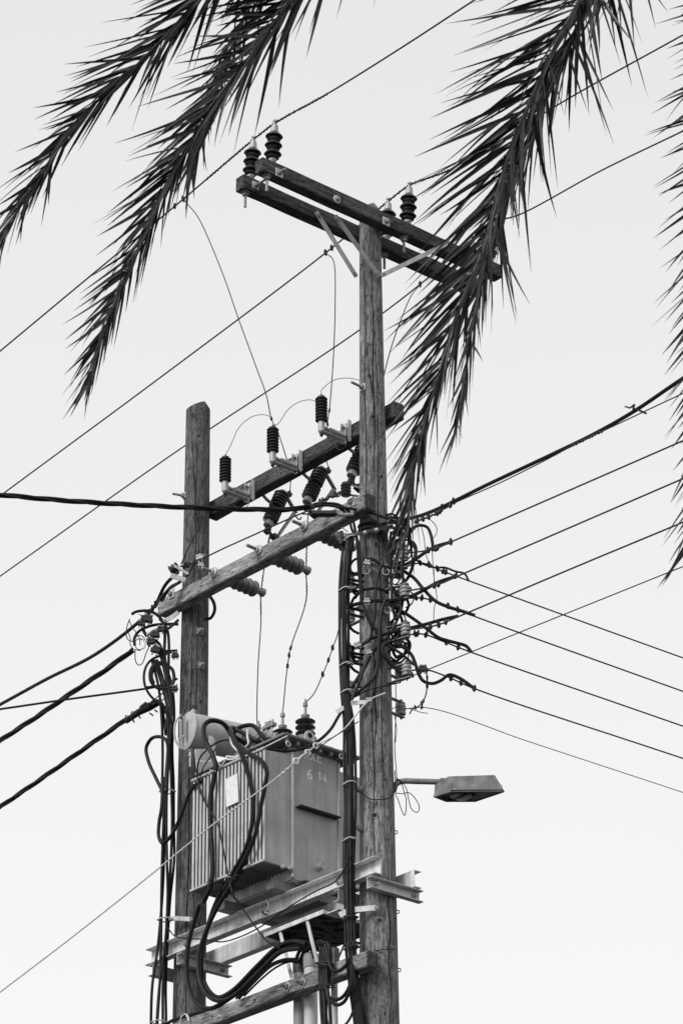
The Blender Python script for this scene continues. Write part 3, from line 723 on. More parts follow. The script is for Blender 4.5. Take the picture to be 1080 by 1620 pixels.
cable('loose_wire', 'thin wire strapped round the tall pole level with the lamp', 'wire', path('z8', [(105, 275, -.10), (130, 290, -.135), (170, 322, -.145), (215, 328, -.148), (280, 322, -.13), (315, 300, -.09), (328, 240, -.03), (325, 150, -.03)]), .004, 'cable', None, 6, n=5)
cable('loose_wire', 'thin service wire running up the right edge of the tall pole', 'wire', path('p', [(618, 850, -.02), (623, 1000), (626, 1120), (624, 1180), (628, 1236)]), .0035, 'cable', None, 6, n=5)

# ------------------------------------------------------------------ spool insulators on the tall pole
def make_spool():
    t = thing('spool_insulator', '', 'insulator', None, 'spool insulators around the tall pole'); X, Y = V((1, 0, 0)), V((0, 1, 0))
    c = V((.15, 0, 0)); prof = [(.024, -.042)]
    for k in range(3): h = -.040+.028*k; prof += [(.034, h), (.037, h+.008), (.036, h+.016), (.027, h+.020), (.027, h+.025)]
    prof += [(.033, .044)]
    MB().lathe(prof, c, Z, 20).build('spool', 'pale_porcelain', t, smooth=50)
    MB().box(V((.085, 0, .056)), X*.095, Y*.017, Z*.004).box(V((.085, 0, -.056)), X*.095, Y*.017, Z*.004).box(V((-.005, 0, 0)), X*.004, Y*.017, Z*.052).build('iron', 'bolt', t, .002)
    MB().lathe([(.007, -.075), (.007, .07)], c, Z, 8).lathe([(.014, .06), (.014, .074)], c, Z, 6).build('pin', 'dark_iron', t)
    return t
sp = make_spool(); first = True; SP = {}
words = ['topmost', 'second from top', 'third from top', 'fourth from top', 'lowest']
for key, d, sgn, xs, where in (('R', -A, 1, [(628, 890), (628, 950), (633, 1011), (632, 1075)], 'pale spool insulator facing the viewer on the right of the tall pole'),
                          ('S', B, 1, [(636, 884), (640, 930), (640, 990), (640, 1046), (641, 1105)], 'pale spool insulator facing away on the right edge of the tall pole'),
                          ('L', A, 1, [(541, 905), (540, 960), (541, 1022), (545, 1075)], 'pale spool insulator beside the cable bundle left of the tall pole')):
    SP[key] = []
    for i, (x, y) in enumerate(xs):
        z = at_y(x, y, 0).z; r = R1(z)+.004
        dd = (d + (B*.10 if key == 'R' else V((0, 0, 0)))).normalized()
        dd = (dd+{'R': V((.25, 0, 0)), 'S': V((-.25, -.1, 0)), 'L': V((0, 0, 0))}[key]).normalized()
        mt = frame(V((P1.x, P1.y, z))+dd*r, dd)
        lab = where+', '+words[i]
        if first: sp.matrix_world = mt; PM[sp.name] = mt; sp['label'] = lab; first = False; SP[key].append(mt @ V((.15, 0, 0)))
        else: copy_tree(sp, mt, lab); SP[key].append(mt @ V((.15, 0, 0)))

# ------------------------------------------------------------------ low voltage lines
GR, GS = 'bare low voltage lines rising to the right', 'bare low voltage lines falling to the right'
def Rl(k, pts, v=-.03): return path(k, pts, 'v', v)
def Sl(k, pts, u=-.12): return path(k, pts, 'u', u)
rl = .0060
rr_ = [('first from the top of the lines rising to the right', SP['R'][0], 'z4', [(700, 365), (800, 322)], [(1080, 697)], [(650, 360), (690, 375), (712, 335), (795, 325)]),
       ('second of the lines rising to the right', SP['R'][1], 'z4', [(720, 600), (860, 540)], [(900, 835), (1080, 757)], [(680, 600), (730, 580), (560, 665)]),
       ('third of the lines rising to the right', SP['R'][2], 'z4', [(720, 865), (855, 810)], [(900, 901), (1080, 826)], [(660, 855), (722, 830), (722, 862), (770, 848)])]
for lab, s0, k, near, far, cls in rr_:
    npts = Rl(k, near); o = cable('power_line', 'bare low voltage conductor, '+lab, 'power line', [s0]+npts+Rl('p', far), rl, 'wire', GR, 8, clamps=Rl(k, cls), ext=14, n=6)
R4 = Rl('w7', [(35, 707), (90, 685), (440, 543), (1080, 285)])
cable('power_line', 'thinnest and lowest wire rising to the right from the tall pole', 'power line', [SP['R'][3]]+R4, .004, 'wire', GR, 8, clamps=Rl('z4', [(540, 1195)]), ext=14, n=6, cs=.8)
ss_ = [('first from the top of the lines falling to the right', SP['S'][0], 'z4', [(600, 460), (750, 515), (900, 570)], [(1080, 1041)], [(605, 458), (643, 480), (700, 500), (750, 518), (762, 497), (830, 517)]),
       ('second of the lines falling to the right', SP['S'][1], 'z4', [(610, 690), (760, 735), (960, 812)], [(1080, 1094)], [(555, 660), (612, 690), (662, 705), (778, 745), (842, 765)]),
       ('third of the lines falling to the right', SP['S'][2], 'z4', [(600, 925), (750, 975), (930, 1045)], [(1080, 1149)], [(535, 935), (568, 918), (632, 938), (780, 968), (845, 992)]),
       ('fourth of the lines falling to the right, above the thin one', SP['S'][3], 'z4', [(620, 1160), (760, 1200), (955, 1285)], [(1080, 1200)], [(600, 1155), (625, 1160), (640, 1165), (798, 1198), (860, 1225), (955, 1282)])]
for lab, s0, k, near, far, cls in ss_:
    cable('power_line', 'bare low voltage conductor, '+lab, 'power line', [s0]+Sl(k, near)+Sl('p', far), rl, 'wire', GS, 8, clamps=Sl(k, cls), ext=14, n=6)
cable('power_line', 'thinnest and lowest wire falling to the right, above the street lamp', 'power line', [SP['S'][4]]+Sl('w7', [(80, 833), (480, 965), (1080, 1163)]), .0032, 'wire', GS, 8, clamps=Sl('z4', [(560, 1390), (600, 1400)]), ext=14, n=6, cs=.7)

# thick insulated cables
c2 = path('p', [(590, 832, 'y', -.14), (640, 822, 'y', -.15)], 'y', -.1)+path('p', [(690, 806), (770, 767), (870, 720), (940, 686), (1000, 652), (1080, 598)], 'v', -.10)
cable('service_cable', 'thick black insulated cable rising to the upper right edge', 'cable', c2, .0135, 'cable', 'thick insulated cables', 8, ext=12, clamps=path('p', [(700, 800), (718, 793)], 'v', -.1))
c2b = path('p', [(655, 826), (690, 812), (712, 799), (790, 764), (870, 724), (905, 705), (955, 681), (1010, 655), (1080, 622)], 'v', -.13)
cable('messenger_wire', 'steel messenger wire under the thick cable at upper right', 'wire', c2b, .0048, 'wire', None, 8, ext=12, clamps=path('p', [(660, 822), (668, 819), (676, 816), (688, 812), (696, 806), (712, 799)], 'v', -.13),
      wraps=[(at_v(905, 705, -.13), at_v(955, 681, -.13), .008, .03), (at_v(655, 826, -.13), at_v(712, 799, -.13), .009, .04)], n=6)
t = thing('cable_tie', 'black tie with a loose tail knotted round the thick upper right cable', 'cable tie', Matrix.Translation(at_v(1000, 648, -.12)))
MB().tube(spline(path('p', [(988, 643), (996, 645), (1003, 640), (1000, 650), (1006, 646)], 'v', -.125), 5), .006, 6).build('knot', 'dark_iron', t)
MB().tube(spline(path('p', [(1000, 645), (1010, 649), (1021, 654)], 'v', -.13), 4), [.005]*4+[.008]*5, 6).build('tail', 'cable', t)

azc = math.radians(-97)
e0 = at_y(520, 803, -.02)
c1 = [on_az(x, y, e0, azc) for x, y in ((-60, 779), (0, 783), (90, 791), (180, 797), (300, 803), (400, 806), (460, 806), (490, 801), (512, 797))]
cable('service_cable', 'thick twisted cable bundle crossing from the left edge in front of the short pole', 'cable', c1, .0105, 'cable', 'thick insulated cables', 8, extb=12, strands=3, pitch=.75)
end = c1[-2]
for k, (lab, pts) in enumerate((('upper strand of the twisted cable, bending down along the tall pole face', [(800, 648), (880, 640), (960, 648), (1030, 690), (1065, 745), (1080, 800)]),
                                ('lower strand of the twisted cable, bending down along the tall pole face', [(800, 660), (880, 655), (950, 662), (1010, 705), (1045, 760), (1062, 830)]))):
    q = path('y1', pts, 'y', -.18)+path('z4', [(186+k*10, 330), (192+k*10, 450), (200+k*8, 560), (212+k*6, 680), (245, 780+k*20), (300-k*20, 890)], 'y', -.175)
    if k == 0: q += path('z4', [(380, 990), (480, 1060), (560, 1130)], 'y', -.16)
    else: q += path('z4', [(270, 960), (215, 1000)], 'y', -.17)
    cable('service_cable', lab, 'cable', [end]+q, .010, 'cable', 'thick insulated cables', 8)
cable('service_cable', 'third strand of the twisted cable, carried right across the tall pole', 'cable', [end]+path('y3', [(180, 452), (250, 450), (400, 470), (500, 485), (620, 505), (740, 545), (860, 585)], 'y', -.2), .010, 'cable', 'thick insulated cables', 8)
# dead-end of the messenger with turnbuckle
t = thing('dead_end_clamp', 'metal dead-end clamp of the twisted cable in front of the lower arm', 'clamp', Matrix.Translation(pt('y1', 840, 722, 'y', -.2)))
MB().tube(path('y1', [(690, 718), (800, 722)], 'y', -.2), .006, 6).build('wire_end', 'wire', t)
MB().tube(path('y1', [(795, 722), (940, 722)], 'y', -.2), .022, 8).box(pt('y1', 860, 712, 'y', -.215), V((.09, 0, 0)), V((0, .02, 0)), Z*.014).build('body', 'dark_iron', t, .003)
MB().tube(path('y1', [(940, 724), (1075, 724)], 'y', -.2), .014, 8).build('tail', 'bolt', t)
# small black spool insulator on its own irons at the end of the lower arm
t = thing('spool_insulator', 'small black spool insulator standing above the right end of the lower arm', 'insulator', Matrix.Translation(pt('y3', 437, 310, 'y', -.2)))
c = pt('y3', 437, 312, 'y', -.2)
prof = [(.03, -.05)]
for k in range(4): prof += [(.036, -.045+.024*k), (.04, -.037+.024*k), (.028, -.026+.024*k)]
MB().lathe(prof+[(.03, .055)], c, Z, 18).build('spool', 'porcelain', t, smooth=50)
MB().bar(pt('y3', 420, 255, 'y', -.2), pt('y3', 585, 300, 'y', -.17), Z.cross(A), .034, .006).bar(pt('y3', 415, 350, 'y', -.2), pt('y3', 570, 372, 'y', -.17), Z.cross(A), .034, .006).build('iron', 'galv', t, .002)
cable('messenger_wire', 'twisted wire with clamps tied to the small black spool insulator', 'wire', [c]+path('y3', [(370, 345), (300, 375), (230, 415), (150, 440)], 'y', -.2), .007, 'wire', None, 6, clamps=path('y3', [(350, 358), (320, 370), (230, 415), (200, 428)], 'y', -.2), wraps=[(c, pt('y3', 150, 440, 'y', -.2), .010, .04)])

# lines leaving to the left
az1 = math.radians(-34)
def left(pts, p, az=az1): return [on_az(x, y, p, az) for x, y in pts]
pl = P2+V((-.1, -.05, 0))
cable('service_cable', 'upper thick cable to the left edge, from the end of the lower arm', 'cable', left([(0, 1115), (75, 1074), (150, 1036), (215, 988), (245, 958)], at_v(262, 925, V_LOW-.02))+[at_v(262, 925, V_LOW-.02), at_v(282, 905, V_LOW-.02)], .014, 'cable', 'thick insulated cables', 8, extb=14,
      wraps=[(left([(222, 980)], at_v(262, 925, V_LOW-.02))[0], left([(250, 952)], at_v(262, 925, V_LOW-.02))[0], .017, .05)])
cable('service_cable', 'middle twisted cable to the left edge, ending in the tangle at the short pole', 'cable', left([(0, 1172), (60, 1133), (120, 1092), (170, 1058), (215, 1025)], at_y(215, 1025, 1.42)), .0115, 'cable', 'thick insulated cables', 8, extb=14, strands=3, pitch=1.1)
cable('service_cable', 'lowest twisted cable to the left edge, ending in a wire-wrapped clamp', 'cable', left([(0, 1277), (60, 1236), (130, 1187), (180, 1152), (206, 1134)], at_y(202, 1137, 1.5)), .0105, 'cable', 'thick insulated cables', 8, extb=14, strands=3, pitch=1.1)
cable('service_cable', 'single thin black cable running nearly level to the left edge', 'cable', left([(0, 1122), (110, 1106), (240, 1088), (270, 1082)], at_y(270, 1082, 1.42), math.radians(-70)), .009, 'cable', 'thick insulated cables', 8, extb=14)

# ------------------------------------------------------------------ vertical cable bundles
def bundle(k, centre, offs, r, lab, grp, words_, name='riser_cable', mode='y', val=0, mat='cable'):
    base = path(k, centre, mode, val)
    for i, (dx, dy) in enumerate(offs):
        j = 0 if i < 2 else .007; sx = 1.0
        wv = (.003 if len(offs) > 5 else .013)*rnd(.5, 1.3); w1, w2 = rnd(.8, 1.5), rnd(0, 6)
        pts = [p+V((dx*rnd(.8, 1.15)+wv*math.sin(q*w1+w2)+rnd(-j, j)*.7, dy+rnd(-.006, .006), 0)) for q, p in enumerate(base)]
        cable(name, words_[i]+' '+lab, 'cable', pts, r, mat, grp, 6)
cb1 = [(553, 850), (546, 910), (543.5, 975), (543.5, 1040), (546, 1100), (551, 1140), (553.5, 1200), (553, 1280), (551.5, 1360), (553, 1430), (555, 1500), (561, 1560), (569, 1625), (572, 1700)]
bundle('p', cb1, [(-.034, .006), (-.020, -.012), (-.006, -.018), (.008, -.017), (.021, -.010), (.033, .006), (0, .012)], .0098, 'black riser cable of the tied vertical bundle along the tall pole', 'riser cables tied along the tall pole', ('leftmost', 'second from left', 'third from left', 'middle front', 'third from right', 'rightmost', 'hidden rear middle'), val=-.15)
def tie(x, y, dy, rx, lab, mat='galv', tilt=0):
    c = at_y(x, y, dy); n = 16
    P = [c+V((rx*math.cos(a), .042*math.sin(a), tilt*math.cos(a)+.004*math.sin(3*a))) for a in [2*math.pi*i/n for i in range(n+1)]]
    tag(MB().tube(P+[P[0]+V((-.04, -.02, -.01))], .0048, 6).build('cable_tie', mat, None, origin=c), lab, 'cable tie', 'wire ties round the cable bundles')
for i, (x, y) in enumerate(((555, 852), (546, 933), (547, 1052), (549, 1095), (552, 1240), (552, 1329))):
    tie(x, y, -.15, .050, ['top', 'second', 'third', 'fourth', 'fifth', 'sixth'][i]+' pale wire tie down the cable bundle on the tall pole', 'galv', .012)
for i, (x, y) in enumerate(((554, 1453), (557, 1494), (556, 1500))):
    tie(x, y, -.15, .056, ['dark wire tie just under the lowest bracket of the bundle', 'upper of two dark wire ties level with the lowest timber arm', 'lower of two dark wire ties level with the lowest timber arm'][i], 'dark_iron', .01)
def strap(label, k, pts, w, mode, val, mat='white_steel'):
    q = path(k, pts, mode, val); t = thing('bracket', label, 'bracket', Matrix.Translation(q[0]))
    for a, b_ in zip(q[:-1], q[1:]): MB().bar(a, b_, Z, w, .006).build('plate', mat, t, .001)
    MB().lathe([(.014, -.004), (.014, .014)], q[-1], V((0, -1, 0)), 6).build('bolt', 'bolt', t)
strap('white strap bracket holding the cable bundle to the tall pole, above the tank', 'z4', [(50, 1440), (140, 1385), (180, 1378), (262, 1372)], .032, 'y', -.16)
strap('white strap bracket holding the cable bundle to the tall pole, below the tank', 'y6', [(525, 125), (600, 90), (650, 84), (785, 72)], .040, 'y', -.16)
strap('small white strap bracket on the short pole beside its cable bundle', 'y7', [(150, 170), (205, 160), (355, 168)], .034, 'y', 1.42)
cb2 = [(251, 1045), (262, 1085), (268, 1130), (267, 1180), (266, 1240), (266, 1300), (266, 1360), (263, 1420), (259, 1500), (254, 1560), (251, 1640), (250, 1700)]
bundle('p', cb2, [(-.042, .0), (-.024, -.014), (.000, -.016), (.022, -.010), (.038, .008)], .0105, 'black riser cable of the vertical bundle beside the short pole', 'riser cables beside the short pole', ('leftmost', 'second from left', 'middle', 'second from right', 'rightmost'), val=1.43)
for i, (x, y) in enumerate(((265, 1252), (262, 1455), (252, 1617))):
    tie(x, y, 1.43, .062, ['pale wire tie on the short pole bundle, level with the tank', 'pale wire tie on the short pole bundle, below the tank', 'pale wire tie at the foot of the short pole bundle'][i])

# ------------------------------------------------------------------ tangle round the tall pole
GT = 'insulated jumper cables round the tall pole'
rt = .0105
def jc(lab, k, pts, r=rt, val=-.16, clamps=(), mat='cable', grp=GT, cs=1.0, mode='y'):
    return cable('jumper_cable', lab, 'cable', path(k, pts, mode, val), r*1.17 if r > .006 else r, mat, grp, 7, clamps=[pt(k, x, y, mode, val) for x, y in clamps], cs=cs)
jc('jumper cable wound over the tall pole and along the first rising line', 'z4', [(230, 435, -.12), (300, 440, -.15), (350, 480), (420, 490), (500, 470), (560, 440, -.10), (640, 385), (700, 352), (800, 322)], .011)
jc('jumper cable crossing the tall pole face to the second rising line', 'z4', [(130, 745, -.1), (200, 725, -.15), (290, 710, -.165), (420, 705, -.15), (520, 685), (600, 650, -.1), (720, 585), (830, 550)], .012)
jc('jumper cable crossing the tall pole face to the third rising line', 'z4', [(215, 1000, -.15), (270, 960, -.16), (400, 918), (520, 890, -.12), (650, 858, -.1), (740, 832), (850, 808)], .011)
jc('jumper cable dipping from the tall pole to the second falling line', 'z4', [(440, 480, -.12), (500, 518, -.08), (560, 560), (620, 630), (700, 710), (780, 747), (870, 775), (960, 805)], .011)
jc('jumper cable dipping from the tall pole to the third falling line', 'z4', [(400, 740, -.1), (470, 772), (560, 830), (640, 890), (720, 950), (780, 970), (845, 987), (900, 1005), (935, 1045)], .011, -.08)
jc('jumper cable hanging in a deep loop to the fourth falling line', 'z4', [(420, 1000, -.1), (480, 1010), (540, 1060), (570, 1130), (590, 1190), (620, 1235), (680, 1252), (735, 1232), (790, 1195), (860, 1218), (955, 1285)], .011, -.08)
jc('jumper bowing over the clamps of the first falling line', 'z4', [(570, 440), (640, 475), (700, 490), (762, 490), (830, 515), (890, 530), (918, 578)], .007, -.06)
jc('jumper arching high right of the tall pole beside the frond tip', 'z4', [(400, 260, -.1), (480, 280), (540, 235), (600, 212), (645, 225), (668, 270), (680, 330), (684, 380)], .010, -.06)
jc('cable running straight down the front of the tall pole, upper length', 'z4', [(345, 470), (318, 560), (305, 680), (300, 780), (285, 900), (262, 980)], .0085, -.165)
jc('cable bowing down the tall pole face and out to the bundle', 'z4', [(372, 700), (350, 760), (335, 880), (328, 1010), (322, 1120), (300, 1200), (250, 1260), (190, 1310), (150, 1345)], .011, -.17)
jc('short thick cable slanting from the tall pole face to the bundle', 'z4', [(330, 990), (280, 1050), (235, 1140), (190, 1220), (145, 1285)], .014, -.165)
jc('second short cable slanting from the tall pole face to the bundle', 'z4', [(290, 1040), (250, 1110), (215, 1200), (180, 1290), (150, 1360)], .009, -.18)
jc('grey-ended cable slanting down right across the tall pole', 'z4', [(375, 985, -.16), (352, 1020), (365, 1070), (410, 1125, -.15), (470, 1180), (520, 1218)], .013, -.13)
jc('cable hanging down the right edge of the tall pole from the cable collar', 'z4', [(300, 200), (350, 290), (390, 390), (405, 500), (412, 640), (420, 760), (445, 830)], .010, -.13)
jc('cable curving from the frond tip down to the pole right edge', 'z4', [(470, 330), (482, 480), (488, 620), (480, 740), (450, 830), (410, 910), (370, 975)], .009, -.12)
jc('cable looping right of the pole above the second spool', 'z4', [(545, 330), (568, 370), (560, 440), (540, 510), (510, 570), (470, 600)], .010, -.05)
jc('cable loop right of the pole beside the third spool', 'z4', [(440, 960), (500, 955), (530, 985), (525, 1030), (490, 1060), (440, 1080)], .010, -.06)
jc('small loop of cable behind the third spool', 'z4', [(400, 1105), (450, 1100), (490, 1060), (520, 1010), (515, 960), (480, 930)], .008, .0)
jc('cable wrapped round the tall pole in an arc', 'z4', [(170, 690, -.06), (215, 640, -.14), (260, 630, -.165), (305, 627, -.165), (350, 635, -.15), (388, 657, -.11)], .010)
jc('thick cable hooded over the tall pole below the lower arm', 'y3', [(560, 650, -.12), (590, 610, -.17), (640, 595, -.19), (700, 605, -.18), (750, 650, -.16), (790, 740, -.13), (815, 850, -.12), (830, 960, -.11)], .016)
jc('second cable hooded over the tall pole, inside the first', 'y3', [(560, 670, -.12), (610, 630, -.165), (660, 620, -.175), (720, 640, -.17), (765, 710, -.15), (800, 820, -.12), (820, 930, -.11)], .012)
jc('third cable of the hood, its end tucked under the iron strap', 'y3', [(556, 690, -.11), (600, 655, -.155), (650, 645, -.165), (700, 660, -.165), (740, 690, -.15)], .013)
for i, (pts, r) in enumerate((([(195, 425), (160, 445), (140, 480), (150, 520), (195, 530)], .008), ([(130, 560), (140, 610), (160, 650), (192, 675)], .009), ([(200, 655), (165, 690), (145, 730), (125, 765)], .009),
                              ([(122, 810), (130, 860), (155, 900), (198, 925)], .009), ([(160, 1010), (148, 1050), (160, 1090), (198, 1125)], .009), ([(125, 1100), (145, 1140), (168, 1165), (198, 1182)], .009))):
    jc('cable loop between the bundle and the tall pole left edge, '+['topmost', 'second down', 'third down', 'fourth down', 'fifth down', 'lowest'][i], 'z4', pts, r, -.07)
for i, pts in enumerate(([(120, 525), (210, 535)], [(125, 590), (205, 605)], [(120, 750), (210, 770)], [(120, 1005), (215, 1015)], [(120, 1065), (205, 1080)])):
    q = path('z4', pts, 'y', -.09); t = thing('strap_iron', 'dark strap iron left of the tall pole, '+['topmost', 'second down', 'third down', 'fourth down', 'lowest'][i], 'bracket', Matrix.Translation(q[0]), 'strap irons left of the tall pole')
    MB().bar(q[0], q[1]+V((.02, .02, 0)), V((0, 1, 0)), .04, .008).bar(q[0]-Z*.05, q[1]-Z*.05+V((.02, .02, 0)), V((0, 1, 0)), .04, .008).build('strap', 'dark_iron', t, .002)
    MB().lathe([(.008, -.07), (.008, .02)], q[0]+V((.02, 0, 0)), Z, 8).build('pin', 'bolt', t)
jc('thin wire trailing from the arch down past the line clamps', 'z4', [(585, 190), (605, 220), (625, 300), (635, 390), (650, 440), (685, 490), (690, 560), (690, 600)], .003, -.07, mat='wire')
jc('thin loop of wire right of the arch', 'z4', [(655, 165), (695, 205), (710, 240), (698, 280), (678, 303)], .003, -.07, mat='wire')
jc('longest thin wire hanging beside the line clamps', 'z4', [(678, 380), (682, 450), (690, 560), (705, 650), (708, 700), (692, 750), (688, 835)], .003, -.07, mat='wire')
jc('thin clamped jumper curling down to the thin lowest wire', 'z4', [(640, 1170), (645, 1215), (645, 1270), (635, 1330), (615, 1375), (590, 1400), (550, 1420), (530, 1452)], .005, -.06, [(645, 1215), (647, 1272), (620, 1370), (618, 1390)], 'wire', cs=.7)
jc('loose thin wire ends under the lowest spool', 'z4', [(412, 1420), (440, 1408), (480, 1412), (540, 1420), (600, 1440), (650, 1448)], .003, -.06, mat='wire')
jc('thin wire curving down the right edge below the lowest spool', 'z4', [(410, 1440), (425, 1450), (438, 1500), (445, 1560), (436, 1640)], .003, -.06, mat='wire')
jc('thin wire drawn across the pole at the lowest spools', 'z4', [(150, 1345, -.16), (260, 1295), (380, 1265), (470, 1245, -.1)], .005)
rq = random.Random(5)
for i in range(18):
    lv_ = ['topmost', 'second highest', 'third highest', 'third lowest', 'second lowest', 'lowest'][i//3]
    cx_, cy_ = 455+rq.uniform(-50, 45), 300+i*47+rq.uniform(-25, 25); rx_, ry_ = rq.uniform(28, 70), rq.uniform(35, 85); a0 = rq.uniform(0, 6.28); nn = rq.choice((6, 7, 9))
    pts = [(cx_+rx_*math.cos(a0+q*.85)*(1+rq.uniform(-.2, .2)), cy_+ry_*math.sin(a0+q*.85)*(1+rq.uniform(-.2, .2)), -.05+rq.uniform(-.06, .08)) for q in range(nn)]
    jc(('thick', 'medium', 'thin')[i % 3]+' dark coil at the tall pole right edge, in the '+lv_+' knot', 'z4', pts, (.009, .007, .005)[i % 3], -.05)
# pale tape knots and bolted clamps on the pole
def lump(lab, k, x, y, dy, sx, mat='cap', name='connector'):
    c = pt(k, x, y, 'y', dy); t = thing(name, lab, 'connector', Matrix.Translation(c), 'bolted connectors on the cables')
    X = V((1, .0, rnd(-.3, .4))).normalized(); Y = V((0, 1, 0)); N = X.cross(Y).normalized()
    sx *= .68
    MB().box(c, X*.03*sx, Y*.018*sx, N*.012*sx).box(c+N*.018*sx, X*.02*sx, Y*.02*sx, N*.008*sx).build('body', mat, t, .003)
    for s in (-.014, .014): MB().lathe([(.007*sx, -.03*sx), (.007*sx, .03*sx)], c+X*s*sx, N, 6).lathe([(.012*sx, .024*sx), (.012*sx, .036*sx)], c+X*s*sx, N, 6).build('bolt', 'bolt', t)
for lab, x, y, dy, sx, mt in (('pale tape knot at the top of the tall pole tangle', 250, 465, -.17, 1.3, 'cap'), ('pale bolted connector in mid tangle, on the pole left edge', 250, 715, -.18, 1.2, 'cap'), ('pale bolted connector lower on the pole left edge', 190, 1005, -.18, 1.2, 'cap'),
                          ('pale bolted connector in front of the slanting cables', 265, 1052, -.19, 1.1, 'cap'), ('dark connector between the bundle and the lower tall pole', 195, 1275, -.17, 1.0, 'dark_iron'),
                          ('dark connector at the junction of the fourth falling line', 618, 1160, -.09, 1.5, 'dark_iron'), ('dark connector behind the lowest facing spool', 515, 1205, -.1, 1.0, 'dark_iron'), ('pale wire clip at the foot of the guy wire', 262, 1368, -.18, 1.1, 'cap')):
    lump(lab, 'z4', x, y, dy, sx, mt)
for i, (x, y) in enumerate(((245, 515), (375, 520), (385, 770))):
    c = pt('z4', x, y, 'y', -.145); P = spline([c+V((dx, -.012, dz_)) for dx, dz_ in ((-.02, .03), (-.022, -.012), (0, -.028), (.02, -.016), (.021, .012), (.004, .018))], 4)
    tag(MB().tube(P, .0055, 6).build('hook', 'bolt', None, origin=c), ['pale hook at the left of the upper tall pole tangle', 'pale hook at the right of the upper tall pole tangle', 'pale hook in the middle of the tall pole tangle'][i], 'hook', 'hooks on the tall pole')
t = thing('strap_iron', 'rusty strap clamped across the tall pole just under the cable hood', 'bracket', Matrix.Translation(pt('y3', 640, 690, 'y', -.18)))
q = path('y3', [(440, 725, -.16), (560, 705, -.20), (700, 672, -.20), (860, 640, -.14)])
for a, b_ in zip(q[:-1], q[1:]): MB().bar(a, b_, Z, .03, .008).build('strap', 'dark_iron', t, .002)
for x, y in ((610, 712), (712, 688)): MB().lathe([(.016, 0), (.016, .02), (.009, .03)], pt('y3', x, y-8, 'y', -.205), V((0, -1, 0)), 6).build('bolt', 'galv', t)
t = thing('shackle', 'cluster of steel shackle plates left of the tall pole under the lower arm', 'shackle', Matrix.Translation(pt('y3', 400, 725, 'y', -.16)))
for x0, y0, x1, y1, w in ((355, 690, 460, 715, .03), (355, 720, 470, 728, .02), (400, 650, 455, 690, .014), (360, 755, 440, 770, .03)):
    MB().bar(pt('y3', x0, y0, 'y', -.16), pt('y3', x1, y1, 'y', -.16), V((0, 1, .3)), w, .008).build('plate', 'bolt', t, .001)
MB().lathe([(.018, -.05), (.018, .05)], pt('y3', 395, 745, 'y', -.16), Z, 10).build('pin', 'dark_iron', t)
for i, (pts, r) in enumerate((([(770, 560), (860, 560), (930, 590), (950, 650), (900, 700), (850, 760), (830, 850)], .008), ([(800, 540), (850, 530), (900, 560), (960, 600), (1000, 660), (970, 730), (880, 790)], .008), ([(790, 610), (850, 600), (910, 640), (880, 720), (870, 800), (920, 870), (960, 960)], .009), ([(840, 640), (900, 680), (960, 740), (1010, 700), (1060, 640)], .010), ([(1040, 780), (1065, 830), (1060, 920), (1030, 990)], .010), ([(820, 660), (800, 740), (830, 800), (900, 760), (960, 720)], .007))):
    jc('cable twisting behind the hanging frond tip, '+['topmost', 'second', 'third', 'fourth', 'rightmost', 'shortest'][i]+' of the knot', 'y3', pts, r, -.05)

# ------------------------------------------------------------------ tangle round the short pole
GQ = 'cables looped at the short pole'
dq = 1.42
def qc(lab, pts, r=.011, val=dq, mat='cable', k='y8'): return cable('looped_cable', lab, 'cable', path(k, pts, 'y', val), r, mat, GQ, 7)
qc('cable arching off the upper left line and down to the bundle', [(130, 295), (175, 268), (240, 256), (310, 256), (390, 285), (460, 350), (495, 430), (500, 560), (495, 720), (510, 860), (540, 1000)], .012)
qc('second cable down from the bracket to the bundle', [(440, 345), (500, 410), (530, 480), (545, 620), (542, 800), (540, 950)], .011)
qc('cable hooking round the tangle to the iron rod', [(165, 640), (160, 570), (195, 500), (270, 450), (380, 415), (480, 405), (640, 402)], .012)
qc('large ring of cable left of the bundle', [(440, 758), (360, 795), (300, 860), (270, 950), (272, 1060), (310, 1160), (380, 1245), (460, 1305), (570, 1357)], .010)
qc('small coil of cable in front of the bundle', [(520, 850), (450, 832), (385, 850), (345, 910), (335, 980), (350, 1050), (400, 1105), (470, 1128), (550, 1110), (595, 1050), (600, 970), (575, 900), (520, 868), (450, 850), (390, 870), (360, 930), (352, 1000), (375, 1060)], .013)
qc('thinner coil crossing the bundle to the short pole', [(640, 700), (560, 705), (470, 700), (440, 660)], .012)
qc('second cable crossing from bundle to the short pole', [(640, 715), (540, 722), (500, 750), (470, 790)], .011)
qc('dark cable down the middle of the short pole tangle', [(250, 400), (265, 480), (310, 550), (370, 610), (430, 700), (470, 800), (510, 930), (535, 1080), (560, 1220), (580, 1400)], .013)
qc('second dark cable down the middle of the short pole tangle', [(300, 560), (380, 580), (440, 630), (470, 720), (490, 840), (520, 960), (560, 1100), (575, 1250), (590, 1420)], .012)
qc('cable from the level left line into the bundle', [(290, 1110), (370, 1100), (450, 1090), (520, 1075), (600, 1030), (640, 1010)], .010)
